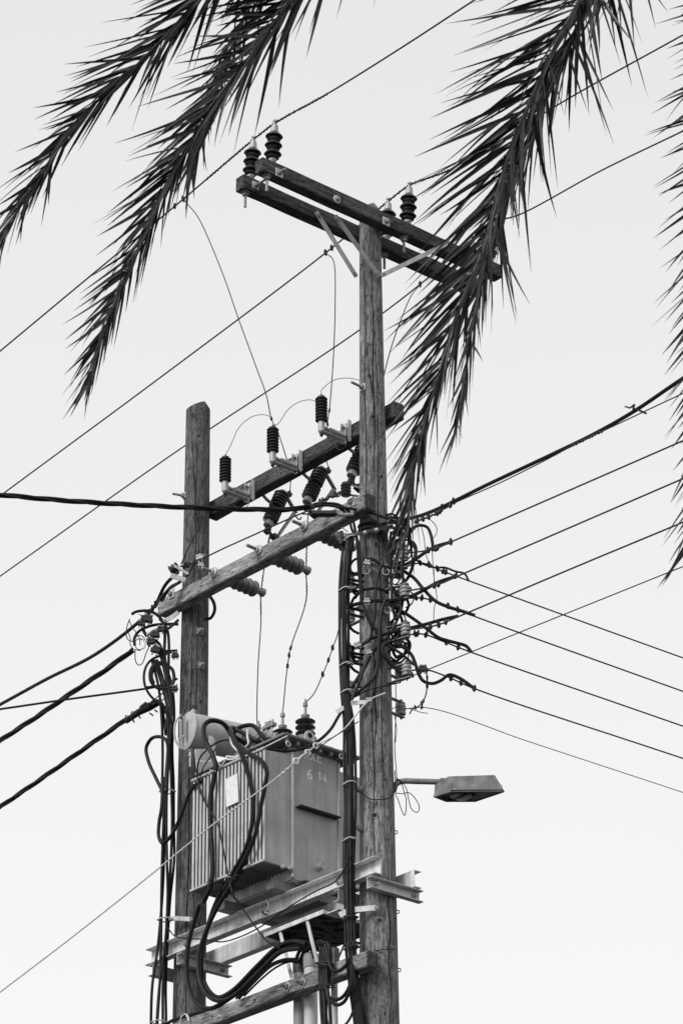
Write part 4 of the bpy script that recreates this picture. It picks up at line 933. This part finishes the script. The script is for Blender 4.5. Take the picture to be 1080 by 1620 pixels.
for i, (pts, r) in enumerate((([(110, 345), (80, 430), (72, 540), (100, 585), (155, 600)], .004), ([(105, 370), (140, 440), (180, 500), (215, 560), (225, 640)], .0035), ([(90, 490), (115, 560), (115, 630), (150, 680), (230, 700)], .0035),
                              ([(170, 690), (168, 770), (180, 830), (210, 862), (245, 845), (272, 790), (290, 730), (315, 680), (320, 620)], .004), ([(165, 600), (180, 550), (220, 530), (262, 550), (280, 600), (265, 660), (220, 690), (175, 660), (165, 610), (200, 570), (250, 580)], .0035), ([(205, 290), (265, 320), (330, 330)], .003), ([(300, 315), (345, 250), (410, 180)], .0035))):
    qc('thin wire in the short pole tangle, '+['far left loop', 'slanting across the loops', 'second loop from the left', 'long hanging loop', 'round ring', 'short strand above', 'strand up to the arm end'][i], pts, r, dq-.05)
qc('white wire ring in the short pole tangle', [(215, 560), (255, 575), (275, 620), (262, 680), (280, 640), (285, 580), (310, 545)], .006, dq-.06, 'pale_wire')
for lab, x, y, sx in (('dark connector block at the top of the short pole tangle', 305, 360, 2.0), ('dark connector at the top left of the short pole tangle', 240, 405, 1.4), ('dark connector in the heart of the short pole tangle', 390, 530, 1.8), ('dark ribbed connector block under the short pole tangle', 395, 700, 1.8), ('dark connector beside the bracket of the short pole', 455, 470, 1.5), ('dark connector low in the heart of the short pole tangle', 345, 610, 1.6), ('dark fitting on the short pole left edge, upper', 615, 760, 1.4), ('dark fitting on the short pole left edge, lower', 610, 1130, 1.3)):
    lump(lab, 'y8', x, y, dq-.03, sx, 'dark_iron')
strap('pale twisted strap bracket out from the short pole to the tangle', 'y8', [(652, 270), (590, 320), (500, 370)], .035, 'y', dq)
t = thing('anchor_rod', 'dark iron anchor rods from the short pole to the cable tangle', 'bracket', Matrix.Translation(pt('y8', 650, 380, 'y', dq)))
MB().tube(path('y8', [(652, 355), (560, 440), (470, 490)], 'y', dq), .011, 7).tube(path('y8', [(652, 405), (530, 408)], 'y', dq), .012, 7).build('rod', 'dark_iron', t)
MB().tube(path('y8', [(300, 530), (370, 480), (470, 440)], 'y', dq-.02), .013, 8).build('clevis', 'bolt', t)
# dead end of the lowest left cable
t = thing('dead_end_clamp', 'dead-end clamp wound with wire on the lowest left cable', 'clamp', Matrix.Translation(pt('y8', 300, 1340, 'y', 1.5)))
MB().tube(path('y8', [(60, 1490), (200, 1390), (330, 1320), (440, 1270)], 'y', 1.5), [.022, .026, .034, .024], 9).build('body', 'cable', t)
MB().tube(helix(path('y8', [(85, 1480), (230, 1385)], 'y', 1.5), .042, .055, 0, .008), .0042, 5).build('spiral', 'dark_iron', t)
MB().tube(path('y8', [(225, 1335), (295, 1280)], 'y', 1.48), .012, 7).build('grip', 'dark_iron', t)
for x0, y0, x1, y1 in ((330, 1395, 370, 1425), (385, 1360, 420, 1385)): MB().tube(path('y8', [(x0, y0), (x1, y1)], 'y', 1.46), .006, 6).build('stud', 'dark_iron', t)
for lab, pts in (('upper pale tension wire from the dead-end clamp to the short pole', [(300, 1300), (420, 1215), (520, 1145), (640, 1075)]), ('lower pale tension wire from the dead-end clamp to the short pole', [(440, 1270), (520, 1220), (640, 1140)])):
    cable('tension_wire', lab, 'wire', path('y8', pts, 'y', 1.48), .006, 'pale_wire', 'tension wires at the dead-end clamp', 5, n=6)
qc('cable turning down from the dead-end clamp to the bundle', [(330, 1300), (400, 1260), (450, 1275), (475, 1340), (480, 1430), (500, 1520), (515, 1640)], .014, 1.45)
qc('second cable turning down from the dead-end clamp', [(360, 1310), (420, 1270), (470, 1290), (495, 1350), (525, 1420), (520, 1500), (505, 1600)], .011, 1.43)
qc('thin cable crossing down into the tank side of the bundle', [(500, 1350), (530, 1420), (560, 1500), (580, 1560)], .006, 1.4)
qc('cable loop round the back of the short pole below the lower arm', [(575, 35), (610, 90), (615, 140), (590, 185), (560, 190)], .013, 1.5, k='z5')
qc('wire over the short pole front from the arm end insulator', [(205, 90), (180, 165), (160, 200), (120, 290)], .006, 1.4, k='z3')
qc('cable laid over the left end of the lower arm', [(40, 440), (75, 385), (110, 365), (135, 345)], .013, 1.3, k='z3')
qc('second cable laid over the left end of the lower arm', [(20, 450), (60, 400), (100, 372), (150, 330), (170, 280)], .010, 1.28, k='z3')
t = thing('spool_insulator', 'dark spool insulator in a steel strap above the left end of the lower arm', 'insulator', Matrix.Translation(pt('z3', 95, 310, 'y', 1.3)))
c = pt('z3', 92, 308, 'y', 1.32); prof = [(.03, -.04), (.045, -.03), (.03, -.012), (.045, 0), (.03, .012), (.045, .03), (.03, .04)]
MB().lathe(prof, c, (Z*.6+V((1, -.2, 0))).normalized(), 16).build('spool', 'porcelain', t, smooth=50)
MB().bar(pt('z3', 78, 335, 'y', 1.28), pt('z3', 138, 355, 'y', 1.26), Z, .04, .008).bar(pt('z3', 90, 295, 'y', 1.28), pt('z3', 150, 330, 'y', 1.26), Z, .02, .008).build('strap', 'bolt', t, .002)
cable('messenger_wire', 'wire dead-ended at the short pole, running to the tall pole behind the lower arm', 'wire', path('z3', [(120, 300, 'y', 1.3), (160, 290, 'y', 1.34), (205, 268, 'v', -.12), (300, 222), (420, 168), (580, 95), (660, 62)], 'v', -.1), .006, 'wire', None, 6,
      clamps=path('z3', [(135, 297), (150, 292), (192, 272)], 'y', 1.32), wraps=[(pt('z3', 120, 300, 'y', 1.3), pt('z3', 190, 275, 'y', 1.35), .011, .04)])
lump('pale bolted connector on the wire in front of the short pole', 'z3', 195, 265, 1.30, 1.4, 'galv')
lump('pale bolted connector just below the other on the short pole', 'z3', 200, 295, 1.28, 1.2, 'cap')

# ------------------------------------------------------------------ low voltage cables over the tank
GL = 'thick low voltage cables from the tank'
def tank_cable(lab, parts, r=.0165, mat='cable', sub=8):
    P = []
    for k, pts, mode, val in parts: P += path(k, pts, mode, val) if k else pts
    return cable('tank_cable', lab, 'cable', P, r, mat, GL, sub)
vf = -VF-.05
tank_cable('thick cable looping high in front of the drum, leftmost over the fins', [(None, [lvb[3]], '', 0), ('z6', [(400, 160, 'v', -.28), (365, 130, 'v', -.38), (320, 124, 'v', -.45), (290, 145, 'v', -.5), (287, 200, 'v', -.53), (315, 265, 'v', -.54), (343, 340, 'v', vf), (332, 420), (318, 500), (317, 620), (326, 780), (322, 910), (292, 995)], 'v', vf),
            ('z7', [(205, 250), (168, 370), (157, 470), (165, 555), (195, 615), (240, 638), (300, 612), (390, 535), (465, 452), (535, 405), (600, 390)], 'v', -.40)], .0175)
tank_cable('thick cable from the bushing row, middle one down the fins', [(None, [lvb[1], lvb[1]-B*.05], '', 0), ('z6', [(430, 160, 'v', -.28), (415, 172, 'v', -.40), (430, 215, 'v', -.5), (470, 290, 'v', -.54), (500, 380, 'v', vf), (520, 470), (526, 560), (510, 680), (480, 770), (430, 860), (385, 950)], 'v', vf-.02),
            ('z7', [(390, 20), (310, 150), (255, 270), (220, 400), (213, 490), (235, 560), (275, 595), (330, 570), (420, 480), (500, 405), (560, 382), (610, 392)], 'v', -.42)], .0165)
tank_cable('thick cable bending over the right end of the fins', [(None, [lvb[2]], '', 0), ('z6', [(430, 200, 'v', -.3), (470, 262, 'v', -.42), (520, 290, 'v', -.50), (570, 325, 'v', vf-.01), (593, 375), (584, 440), (560, 560), (538, 670), (495, 780), (440, 880), (385, 985)], 'v', vf-.04),
            ('z7', [(395, 60), (310, 190), (245, 310), (205, 430), (206, 520), (235, 585), (285, 608), (340, 585), (430, 500), (510, 425), (590, 408)], 'v', -.46)], .0165)
tank_cable('thick cable arching back from the rightmost low voltage bushing', [(None, [lvb[0], lvb[0]-B*.03+A*.06], '', 0), ('z6', [(520, 146, 'v', -.2), (455, 160, 'v', -.25), (430, 200, 'v', -.3), (450, 240, 'v', -.3)], 'v', -.3)], .016)
tank_cable('black cable along the lid edge sweeping left to the short pole bundle', [('z6', [(590, 262, 'v', -.40), (520, 275), (430, 330), (340, 385), (255, 430, 'v', -.5), (215, 480, 'v', -.46), (180, 570), (130, 680), (85, 722), (66, 690), (68, 620), (80, 550), (84, 470), (85, 400)], 'v', -.42)], .0135)
tank_cable('black cable looping out left of the short pole bundle', [('z6', [(85, 470), (50, 400), (15, 320), (5, 255), (30, 212), (75, 203), (105, 225), (112, 290), (108, 380), (105, 470)], 'v', -.35)], .0135)
tank_cable('black cable under the lid rim, rising right to the tall pole bundle', [('z6', [(590, 258), (640, 268), (700, 272), (770, 258), (850, 218), (905, 165), (935, 115), (955, 80), (965, 40)], 'u', LU0-.08)], .0115)
tank_cable('slack thinner cable hanging across the left fins', [('z6', [(450, 225, 'v', -.4), (380, 220), (320, 250, 'v', -.5), (265, 310, 'v', -.54), (255, 400, 'v', -.54), (300, 535), (350, 620), (375, 720), (400, 860), (430, 980)], 'v', -.54), ('z7', [(350, 230), (420, 330), (460, 380), (510, 408)], 'v', -.45)], .0065)
tank_cable('thin cable from the drum bracket down to the fins', [('z6', [(345, 260), (310, 310), (280, 360), (262, 440), (280, 500), (300, 540)], 'v', -.53)], .005)
tank_cable('pale cable loop at the low voltage bushings', [('z6', [(415, 200), (420, 235), (440, 262), (460, 285), (440, 300), (395, 300), (400, 312), (450, 305), (465, 290)], 'v', -.44)], .007, 'white_cable')
tank_cable('second pale cable curling up beside the lid lug', [('z6', [(500, 165), (498, 200), (503, 235), (490, 252)], 'v', -.34)], .008, 'white_cable')
tank_cable('thin pale cable across the drum bracket to the fins', [('z6', [(248, 322), (300, 322), (350, 325), (370, 345), (395, 310)], 'v', -.5)], .004, 'white_cable')
for i, (x, y) in enumerate(((330, 368), (405, 885), (452, 880), (315, 915), (520, 265), (240, 435))):
    c = pt('z6', x, y, 'v', vf-.03); P = [c+(B*math.sin(a)*.025+A*math.cos(a)*.022+Z*.01*math.cos(a)) for a in [2*math.pi*k/10 for k in range(11)]]
    tag(MB().tube(P+[P[-1]+A*.02-Z*.03], .0035, 5).build('cable_tie', 'dark_iron' if i > 1 else 'galv', None, origin=c), 'wire tie on the thick tank cables, '+['on the leftmost cable near its top', 'at the foot of the fins, left', 'at the foot of the fins, right', 'on the leftmost cable at the fin foot', 'on the lid edge', 'at the left end of the fin rail'][i], 'cable tie', 'wire ties on the tank cables')
# clutter of connectors between bushings and drum
for lab, x, y, sx in (('bolted terminal clamp behind the high cable loop on the lid', 555, 205, 1.5), ('bolted terminal clamp nearest the drum on the lid', 490, 215, 1.3), ('bolted terminal clamp beside the rightmost low voltage bushing', 605, 152, 1.4)):
    c = pt('z6', x, y, 'v', -.18); t = thing('connector', lab, 'connector', Matrix.Translation(c), 'bolted connectors on the cables')
    MB().box(c, A*.045*sx, B*.02, Z*.014).box(c+Z*.02, A*.02*sx, B*.022, Z*.014).build('body', 'bolt', t, .003)
    for s in (-.03, .03): MB().lathe([(.009, -.03), (.009, .045)], c+A*s, Z, 6).lathe([(.014, .03), (.014, .045)], c+A*s, Z, 6).build('bolt', 'galv', t)

# guy wire, pale, in front of the tank
gy = [pt('y5', 425, 765, 'y', -.17), pt('y5', 240, 850, 'y', -.19)]+path('z6', [(970, 165, 'y', -.19), (830, 247, 'u', LU0-.12), (790, 280, 'u', LU0-.13), (735, 322, 'v', -.56), (645, 400, 'v', -.58)], 'v', -.58)+path('p', [(330, 1310, 'v', -.6), (230, 1391), (110, 1486), (0, 1570)], 'v', -.6)
gw = cable('guy_wire', 'pale tensioned guy wire slanting across the tank to the lower left edge', 'wire', gy, .0055, 'pale_wire', None, 6, ext=14, n=6, wraps=[(pt('z6', 790, 280, 'u', LU0-.13), pt('z6', 640, 402, 'v', -.58), .0075, .05)])
for x, y in ((832, 246), (792, 280), (735, 321)):
    c = pt('z6', x, y, 'u', LU0-.13) if x > 740 else pt('z6', x, y, 'v', -.56)
    b = MB(); d = (gy[4]-gy[5]).normalized()
    for k in range(3): b.tube([c+d*(k*.012-.012)+(B*math.cos(a)+Z*math.sin(a))*(.020+.004*math.sin(5*a+k)) for a in [2*math.pi*i/10 for i in range(11)]], .0062, 6)
    b.build('knot', 'white_cable', gw)
cable('guy_wire', 'thin dark wire beside the pale guy wire, from lid to tall pole', 'wire', path('z6', [(860, 245, 'u', LU0-.12), (940, 190, 'y', -.19), (1040, 128, 'y', -.17)], 'y', -.17), .004, 'wire', None, 5, n=6)
cable('tape', 'white cloth strip draped over the lid edge towards the guy wire', 'tape', path('y2', [(330, 395), (420, 330), (520, 285), (640, 225), (700, 195)], 'v', -.40), .006, 'white_cable', None, 5, n=6)

# ------------------------------------------------------------------ cable head shelf, conduits and hanging loops below the beams
sh = thing('cable_shelf', 'rusty-bottomed tray with a pale rim, hung under the steel beams near the tall pole', 'shelf', frame(W(.5, 0, 9.2), A))
pa, pb = pt('z7', 455, 352, 'v', -.24), pt('z7', 676, 270, 'v', -.24)
ua, za, ub, zb2 = uvz(pa)[0], uvz(pa)[2], uvz(pb)[0], uvz(pb)[2]
zs_ = (za+zb2)/2-.012
MB().box(W((ua+ub)/2, .03, zs_), A*(ua-ub)/2, B*.265, Z*.004).build('tray', 'rust', sh, 0)
MB().box(W((ua+ub)/2, -.242, zs_+.006), A*((ua-ub)/2+.006), B*.006, Z*.016).build('rim', 'white_steel', sh, .001)
MB().box(W(ub-.006, .03, zs_+.004), A*.005, B*.265, Z*.012).box(W(ua+.006, .03, zs_+.004), A*.005, B*.265, Z*.012).build('rim', 'white_steel', sh, .001)
MB().box(W(ub-.06, -.16, zs_-.005), A*.07, B*.06, Z*.004).build('corner_plate', 'white_steel', sh, .001)
for x0, y0, x1, y1 in ((100, 228, 186, 572), (295, 160, 372, 482)):
    MB().bar(pt('y6', x0, y0, 'v', -.235), pt('y6', x1, y1, 'v', V_BOT+.01), A, .030, .010).build('leg', 'white_steel', sh, .002)
for x0, y0, x1, y1 in ((570, 310, 515, 440),):
    MB().bar(pt('y6', x0, y0, 'v', .2), pt('y6', x1, y1, 'v', .05), A, .02, .008).build('leg', 'galv', sh, .002)
zp = zb+.056
for lab, xt, yt, xb, r, mt, ct, v in (('left conduit pipe with a dark cap, behind the lowest arm', 240, 492, 240, .045, 'grey_pipe', 'pipe_cap', -.09), ('middle pale conduit pipe with a grey cap, behind the lowest arm', 322, 455, 336, .052, 'plastic_pipe', 'grey_pipe', -.08), ('right pale conduit pipe, partly hidden by the hanging cable loops', 488, 420, 488, .026, 'plastic_pipe', 'pipe_cap', -.07)):
    c = pt('y6', xt, yt, 'v', v); t = thing('conduit', lab, 'pipe', Matrix.Translation(V((c.x, c.y, 0))), 'conduits behind the lowest arm')
    MB().lathe([(r*.92, 0), (r*.92, c.z-.03)], V((c.x, c.y, 0)), Z, 24).build('pipe', mt, t, smooth=50)
    MB().lathe([(r, -.05), (r*1.03, -.045), (r*1.03, .05), (r*.85, .055)], c, Z, 24).build('cap', ct, t, smooth=40)
GB = 'cables entering the conduits'
for i, (k, pts, r, v) in enumerate((('y6', [(110, 330), (180, 302), (250, 300), (320, 318), (345, 380), (345, 425)], .016, -.1), ('y6', [(215, 470), (225, 420), (250, 370), (300, 335), (345, 318), (390, 312)], .013, -.16), ('y6', [(245, 465), (262, 405), (300, 370), (340, 362)], .012, -.12), ('y6', [(300, 440), (285, 400), (265, 385), (300, 360), (350, 345)], .011, -.1), ('y6', [(320, 430), (310, 395), (290, 375)], .011, -.08), ('y6', [(345, 430), (340, 395), (325, 375)], .011, -.07),
                       ('z7', [(345, 600), (400, 540), (460, 480), (520, 452), (575, 448)], .009, -.3), ('z7', [(355, 600), (420, 530), (480, 475), (540, 455), (580, 458)], .009, -.27), ('z7', [(375, 590), (430, 535), (490, 485), (545, 460), (578, 465)], .007, -.25))):
    cable('conduit_cable', 'black cable bending into the conduit caps, '+['thickest along the top', 'arching highest to the right', 'inside the arch', 'kinked behind the leg', 'short behind the pale cap', 'shortest', 'upper of three slack from the left', 'middle of three slack from the left', 'lowest of three slack from the left'][i], 'cable', path(k, pts, 'v', v), r, 'cable', GB, 7)
GH = 'cables looped over the lowest arm'
vh = V_BOT-.09
hang = [[(365, 320), (395, 310), (405, 340), (400, 450), (392, 560), (410, 640), (440, 700), (500, 728), (555, 700), (600, 620), (612, 540), (610, 460)], [(380, 330), (415, 318), (428, 360), (425, 470), (420, 580), (430, 660), (460, 725), (505, 765), (560, 740), (600, 660), (620, 580), (618, 480)],
        [(400, 335), (440, 325), (452, 360), (450, 440), (465, 500), (500, 525), (545, 508), (580, 470), (590, 430)], [(372, 330), (388, 345), (388, 450), (385, 560), (392, 680), (398, 800), (405, 900), (410, 1000)],
        [(408, 330), (418, 400), (412, 520), (408, 640), (420, 760), (425, 900), (428, 1000)], [(425, 335), (440, 400), (436, 520), (440, 640), (455, 760), (462, 880), (465, 1000)], [(440, 340), (460, 370), (462, 470), (450, 600), (432, 720), (430, 840), (445, 960)]]
for i, pts in enumerate(hang):
    cable('hanging_cable', 'black cable hung in loops over the lowest arm, '+['second longest loop to the right', 'longest loop to the right', 'short loop to the right', 'leftmost falling out of the picture', 'second from left of the falling ones', 'rightmost of the falling ones', 'third from left of the falling ones'][i], 'cable', path('y6', pts, 'v', vh-.012*(i % 3)), .0125, 'cable', GH, 7)
for i, (x, y) in enumerate(((420, 470), (425, 480), (425, 630))):
    c = pt('y6', x, y, 'v', vh-.01); P = [c+(A*math.cos(a)*.075+B*math.sin(a)*.05+Z*(.03 if i == 1 else .015)*math.cos(a)) for a in [2*math.pi*k/14 for k in range(15)]]
    tag(MB().tube(P, .005, 6).build('cable_tie', 'dark_iron', None, origin=c), ['upper of two crossed ties on the hanging cable loops', 'lower of two crossed ties on the hanging cable loops', 'dark tie on the hanging loops at the underside of the arm'][i], 'cable tie', 'ties on the hanging loops')
tag(MB().box(pt('y6', 490, 415, 'v', -.05), A*.03, B*.03, Z*.06).build('pipe_stub', 'pipe_cap', None, .012, origin=pt('y6', 490, 415, 'v', -.05)), 'dark capped stub on top of the right conduit behind the loops', 'pipe')
cable('loose_cable', 'thin black cable slack along the front steel beam', 'wire', path('z7', [(85, 330, 'v', -.3), (110, 360), (160, 372), (220, 374), (290, 384), (360, 365), (440, 325), (540, 255), (640, 195), (720, 155), (745, 125), (775, 70), (795, 20)], 'v', -.30), .005, 'cable', None, 7)
cable('loose_cable', 'black cable from the short pole bundle along the lowest arm', 'cable', path('y7', [(150, 1000), (200, 960), (270, 935), (340, 915), (420, 890), (480, 872)], 'v', V_BOT+.0), .012, 'cable', None, 7)
cable('loose_wire', 'pale wire scrap hooked over the left end of the lowest arm', 'wire', path('y7', [(265, 985), (280, 930), (305, 905), (335, 925), (340, 960), (325, 930), (318, 902)], 'v', V_BOT-.07), .0045, 'pale_wire', None, 6, n=5)
cable('loose_wire', 'pale wire scrap dangling from the front steel beam', 'wire', path('y7', [(935, 20), (955, 55), (945, 95), (925, 112), (960, 122)], 'v', -.26), .0035, 'pale_wire', None, 6, n=5)
cable('loose_wire', 'thin wire round the tall pole level with the lowest arm', 'wire', path('y6', [(780, 378, -.13), (830, 371, -.155), (880, 368, -.15), (925, 368, -.10)], 'y', -.14), .0038, 'wire', None, 6, n=5)
cable('loose_cable', 'single cable curving off the foot of the tall pole bundle', 'cable', path('y6', [(635, 770), (610, 840), (580, 890), (540, 930), (500, 980)], 'y', -.12), .009, 'cable', None, 7)

# ------------------------------------------------------------------ palm tree
DYP = 9.2-P1.y
crown_p = at_y(1950, -760, DYP)
palm = thing('palm_tree', 'date palm whose drooping fronds hang into the top of the picture', 'palm tree', Matrix.Translation(V((crown_p.x, crown_p.y, 0))))
b = MB(); zs = [i*crown_p.z/80 for i in range(81)]
b.lathe([(.165+.05*max(0, 1-z/1.2)+.02*math.sin(z*2.1), z) for i, z in enumerate(zs)], V((crown_p.x, crown_p.y, 0)), Z, 20)
rt_ = random.Random(3)
for i in range(int(crown_p.z/.085)):                     # old leaf bases in spirals up the trunk
    for k in range(7):
        z = .1+i*.085; an = 2*math.pi*(k/7+i*.0715)+rt_.uniform(-.05, .05); dr = V((math.cos(an), math.sin(an), 0)); tn = V((-dr.y, dr.x, 0)); r0 = .16+.05*max(0, 1-z/1.2)+.02*math.sin(z*2.1)
        c = V((crown_p.x, crown_p.y, z))+dr*r0
        b.add([c-tn*.07-Z*.05, c+tn*.07-Z*.05, c+tn*.045+dr*rt_.uniform(.03, .05)+Z*.05, c-tn*.045+dr*rt_.uniform(.03, .05)+Z*.05, c+tn*.04+Z*.055, c-tn*.04+Z*.055], [(0, 1, 2, 3), (3, 2, 4, 5)])
b.build('trunk', 'trunk', palm, smooth=0)
fr = []
# control pixels of each rachis (thin end last), depth shift, leaflets, length scale, side angles
FR = [
 ([(1950, -760), (1420, -790), (1050, -640), (700, -400), (480, -190), (385, -75), (330, -15), (290, 29), (240, 80), (193, 126), (149, 165), (110, 208), (72, 268), (31, 330), (2, 380)], .1, 380, .42, (37, 13), 1.1, .62),
 ([(1950, -760), (1450, -770), (1100, -600), (780, -370), (600, -160), (515, -60), (462, 0), (400, 84), (356, 140), (308, 214), (272, 275), (242, 345), (220, 395), (193, 450), (170, 510), (154, 560), (140, 608)], -.15, 450, .40, (37, 10), 1.05, .60),
 ([(1950, -760), (1430, -800), (1080, -640), (740, -390), (530, -170), (450, -70), (400, 0), (368, 70), (340, 140), (318, 210), (300, 270)], .45, 300, .34, (28, 24), .95, .6),
 ([(1950, -760), (1580, -700), (1300, -520), (1130, -330), (1000, -140), (955, -55), (918, 0), (893, 44), (867, 98), (835, 168), (806, 240), (784, 315), (764, 392), (732, 474), (703, 563), (678, 645), (657, 732), (643, 830), (638, 862)], 0, 390, .47, (35, 9), .92, .5),
 ([(1950, -760), (1600, -720), (1330, -540), (1180, -360), (1050, -170), (985, -60), (935, 0), (900, 70), (862, 160), (824, 255), (795, 335), (772, 410), (750, 495), (738, 575), (728, 640), (719, 688)], .3, 260, .37, (16, 13), .88, .55),
 ([(1950, -760), (1640, -710), (1420, -540), (1310, -360), (1230, -150), (1180, 20), (1152, 140), (1136, 260), (1126, 450), (1114, 650), (1098, 790), (1082, 880)], .2, 260, .34, (50, 45), 1.0, .42),
]
for fi, (px_, dy, nl, LM, (aL, aR), wk, s0) in enumerate(FR):
    P = spline([at_y(x, y, DYP+dy+(.25 if i == 0 else 0)*0) for i, (x, y) in enumerate(px_)], 10)
    L = [0]
    for i in range(len(P)-1): L.append(L[-1]+(P[i+1]-P[i]).length)
    T = L[-1]
    fo = MB().tube(P, [.017*(1-.86*l/T)+.001 for l in L], 8).build('frond', 'rachis', palm)
    fr.append(fo)
    rs = random.Random(20+fi)
    def along(s):
        for i in range(len(L)-1):
            if L[i+1] >= s:
                f = (s-L[i])/max(L[i+1]-L[i], 1e-6); return P[i].lerp(P[i+1], f), (P[i+1]-P[i]).normalized()
        return P[-1], (P[-1]-P[-2]).normalized()
    smin = T*.38
    for k in range(nl):
        side = -1 if k % 2 else 1                                    # -1: towards the upper left of the rachis, 1: the hanging side
        f = (k+rs.uniform(0, .8))/nl; s = smin+(T-smin)*min(.995, f)
        p, t = along(s)
        nrm = V((-t.z, 0, t.x));
        if nrm.x > 0: nrm = -nrm                                     # points left / up in the frond's plane
        rest = 1-f
        Ls = LM*(.44+.56*min(1, rest*2.2))*(rs.triangular(.5, 1.15, .85) if side < 0 else rs.uniform(.6, 1.0))
        ang = math.radians((aL if side < 0 else aR)*(.42+.75*min(1, rest*1.5))+rs.gauss(0, 4.5 if side < 0 else 7))
        far_out = side > 0 and rs.random() < (.38 if fi in (3, 4) else .5)
        if far_out: ang += math.radians(44 if fi in (3, 4) else 10)*max(0, min(1, (rest-.36)/.3))*rs.uniform(.5, 1.15)
        elif side > 0: ang *= .6
        dep = rs.gauss(0, .25 if side < 0 else .5)
        d = (t*math.cos(ang)+nrm*math.sin(ang)*(1 if side < 0 else -1)+V((0, dep, 0))).normalized()
        droop = rs.uniform(.0, .09)*(1.0 if side < 0 else 2.2)
        if rs.random() < .06: droop += rs.uniform(.1, .35); Ls *= .9
        w0 = rs.uniform(.0060, .0098)*wk*(.6+.4*min(1, rest*2))
        N = 7; wd = d.cross(fw).normalized(); tl = rs.uniform(-1.25, 1.25); wv = wd*math.cos(tl)+d.cross(wd)*math.sin(tl); nv = d.cross(wv).normalized()
        bend = rs.gauss(0, .05); vs, fs = [], []
        for i in range(N):
            x = i/(N-1); q = p+d*(Ls*x)+Z*(-droop*Ls*x*x)+wv*(bend*Ls*x*x)
            w = w0*(min(1, .45+x*2.2))*(1-x**2.2)+.0003
            vs += [q-wv*w+nv*w*.5, q, q+wv*w+nv*w*.5]
        for i in range(N-1): o = i*3; fs += [(o, o+1, o+4, o+3), (o+1, o+2, o+5, o+4)]
        pxy = (p-EYE); inside = abs(pxy.dot(cr)/pxy.dot(fw)*FPX) < 640 and pxy.dot(cu)/pxy.dot(fw)*FPX < 900
        LEAF = (Ls*w0*(1 if inside else .01), fi, vs, fs, 'pale_leaf' if rs.random() < .16 else 'leaf')
        FR[fi][0].append(LEAF) if False else LEAVES.append(LEAF) if 'LEAVES' in globals() else globals().__setitem__('LEAVES', [LEAF])
LEAVES.sort(key=lambda q: -q[0])
for _, fi, vs, fs, mt in LEAVES[:290]:
    me = bpy.data.meshes.new('leaflet'); inv = PM[fr[fi].name].inverted()
    me.from_pydata([inv @ q for q in vs], [], fs); me.materials.append(M[mt])
    me.polygons.foreach_set('use_smooth', [True]*len(me.polygons))
    o = bpy.data.objects.new('leaflet', me); COL.objects.link(o); o.parent = fr[fi]
for fi in range(len(FR)):
    for mt in ('leaf', 'pale_leaf'):
        b = MB()
        for _, i, vs, fs, m_ in LEAVES[290:]:
            if i == fi and m_ == mt: b.add(vs, fs)
        if not b.v: continue
        me = bpy.data.meshes.new('leaflets'); inv = PM[fr[fi].name].inverted()
        me.from_pydata([inv @ q for q in b.v], [], b.f); me.materials.append(M[mt])
        o = bpy.data.objects.new('leaflets', me); COL.objects.link(o); o.parent = fr[fi]; o['kind'] = 'stuff'
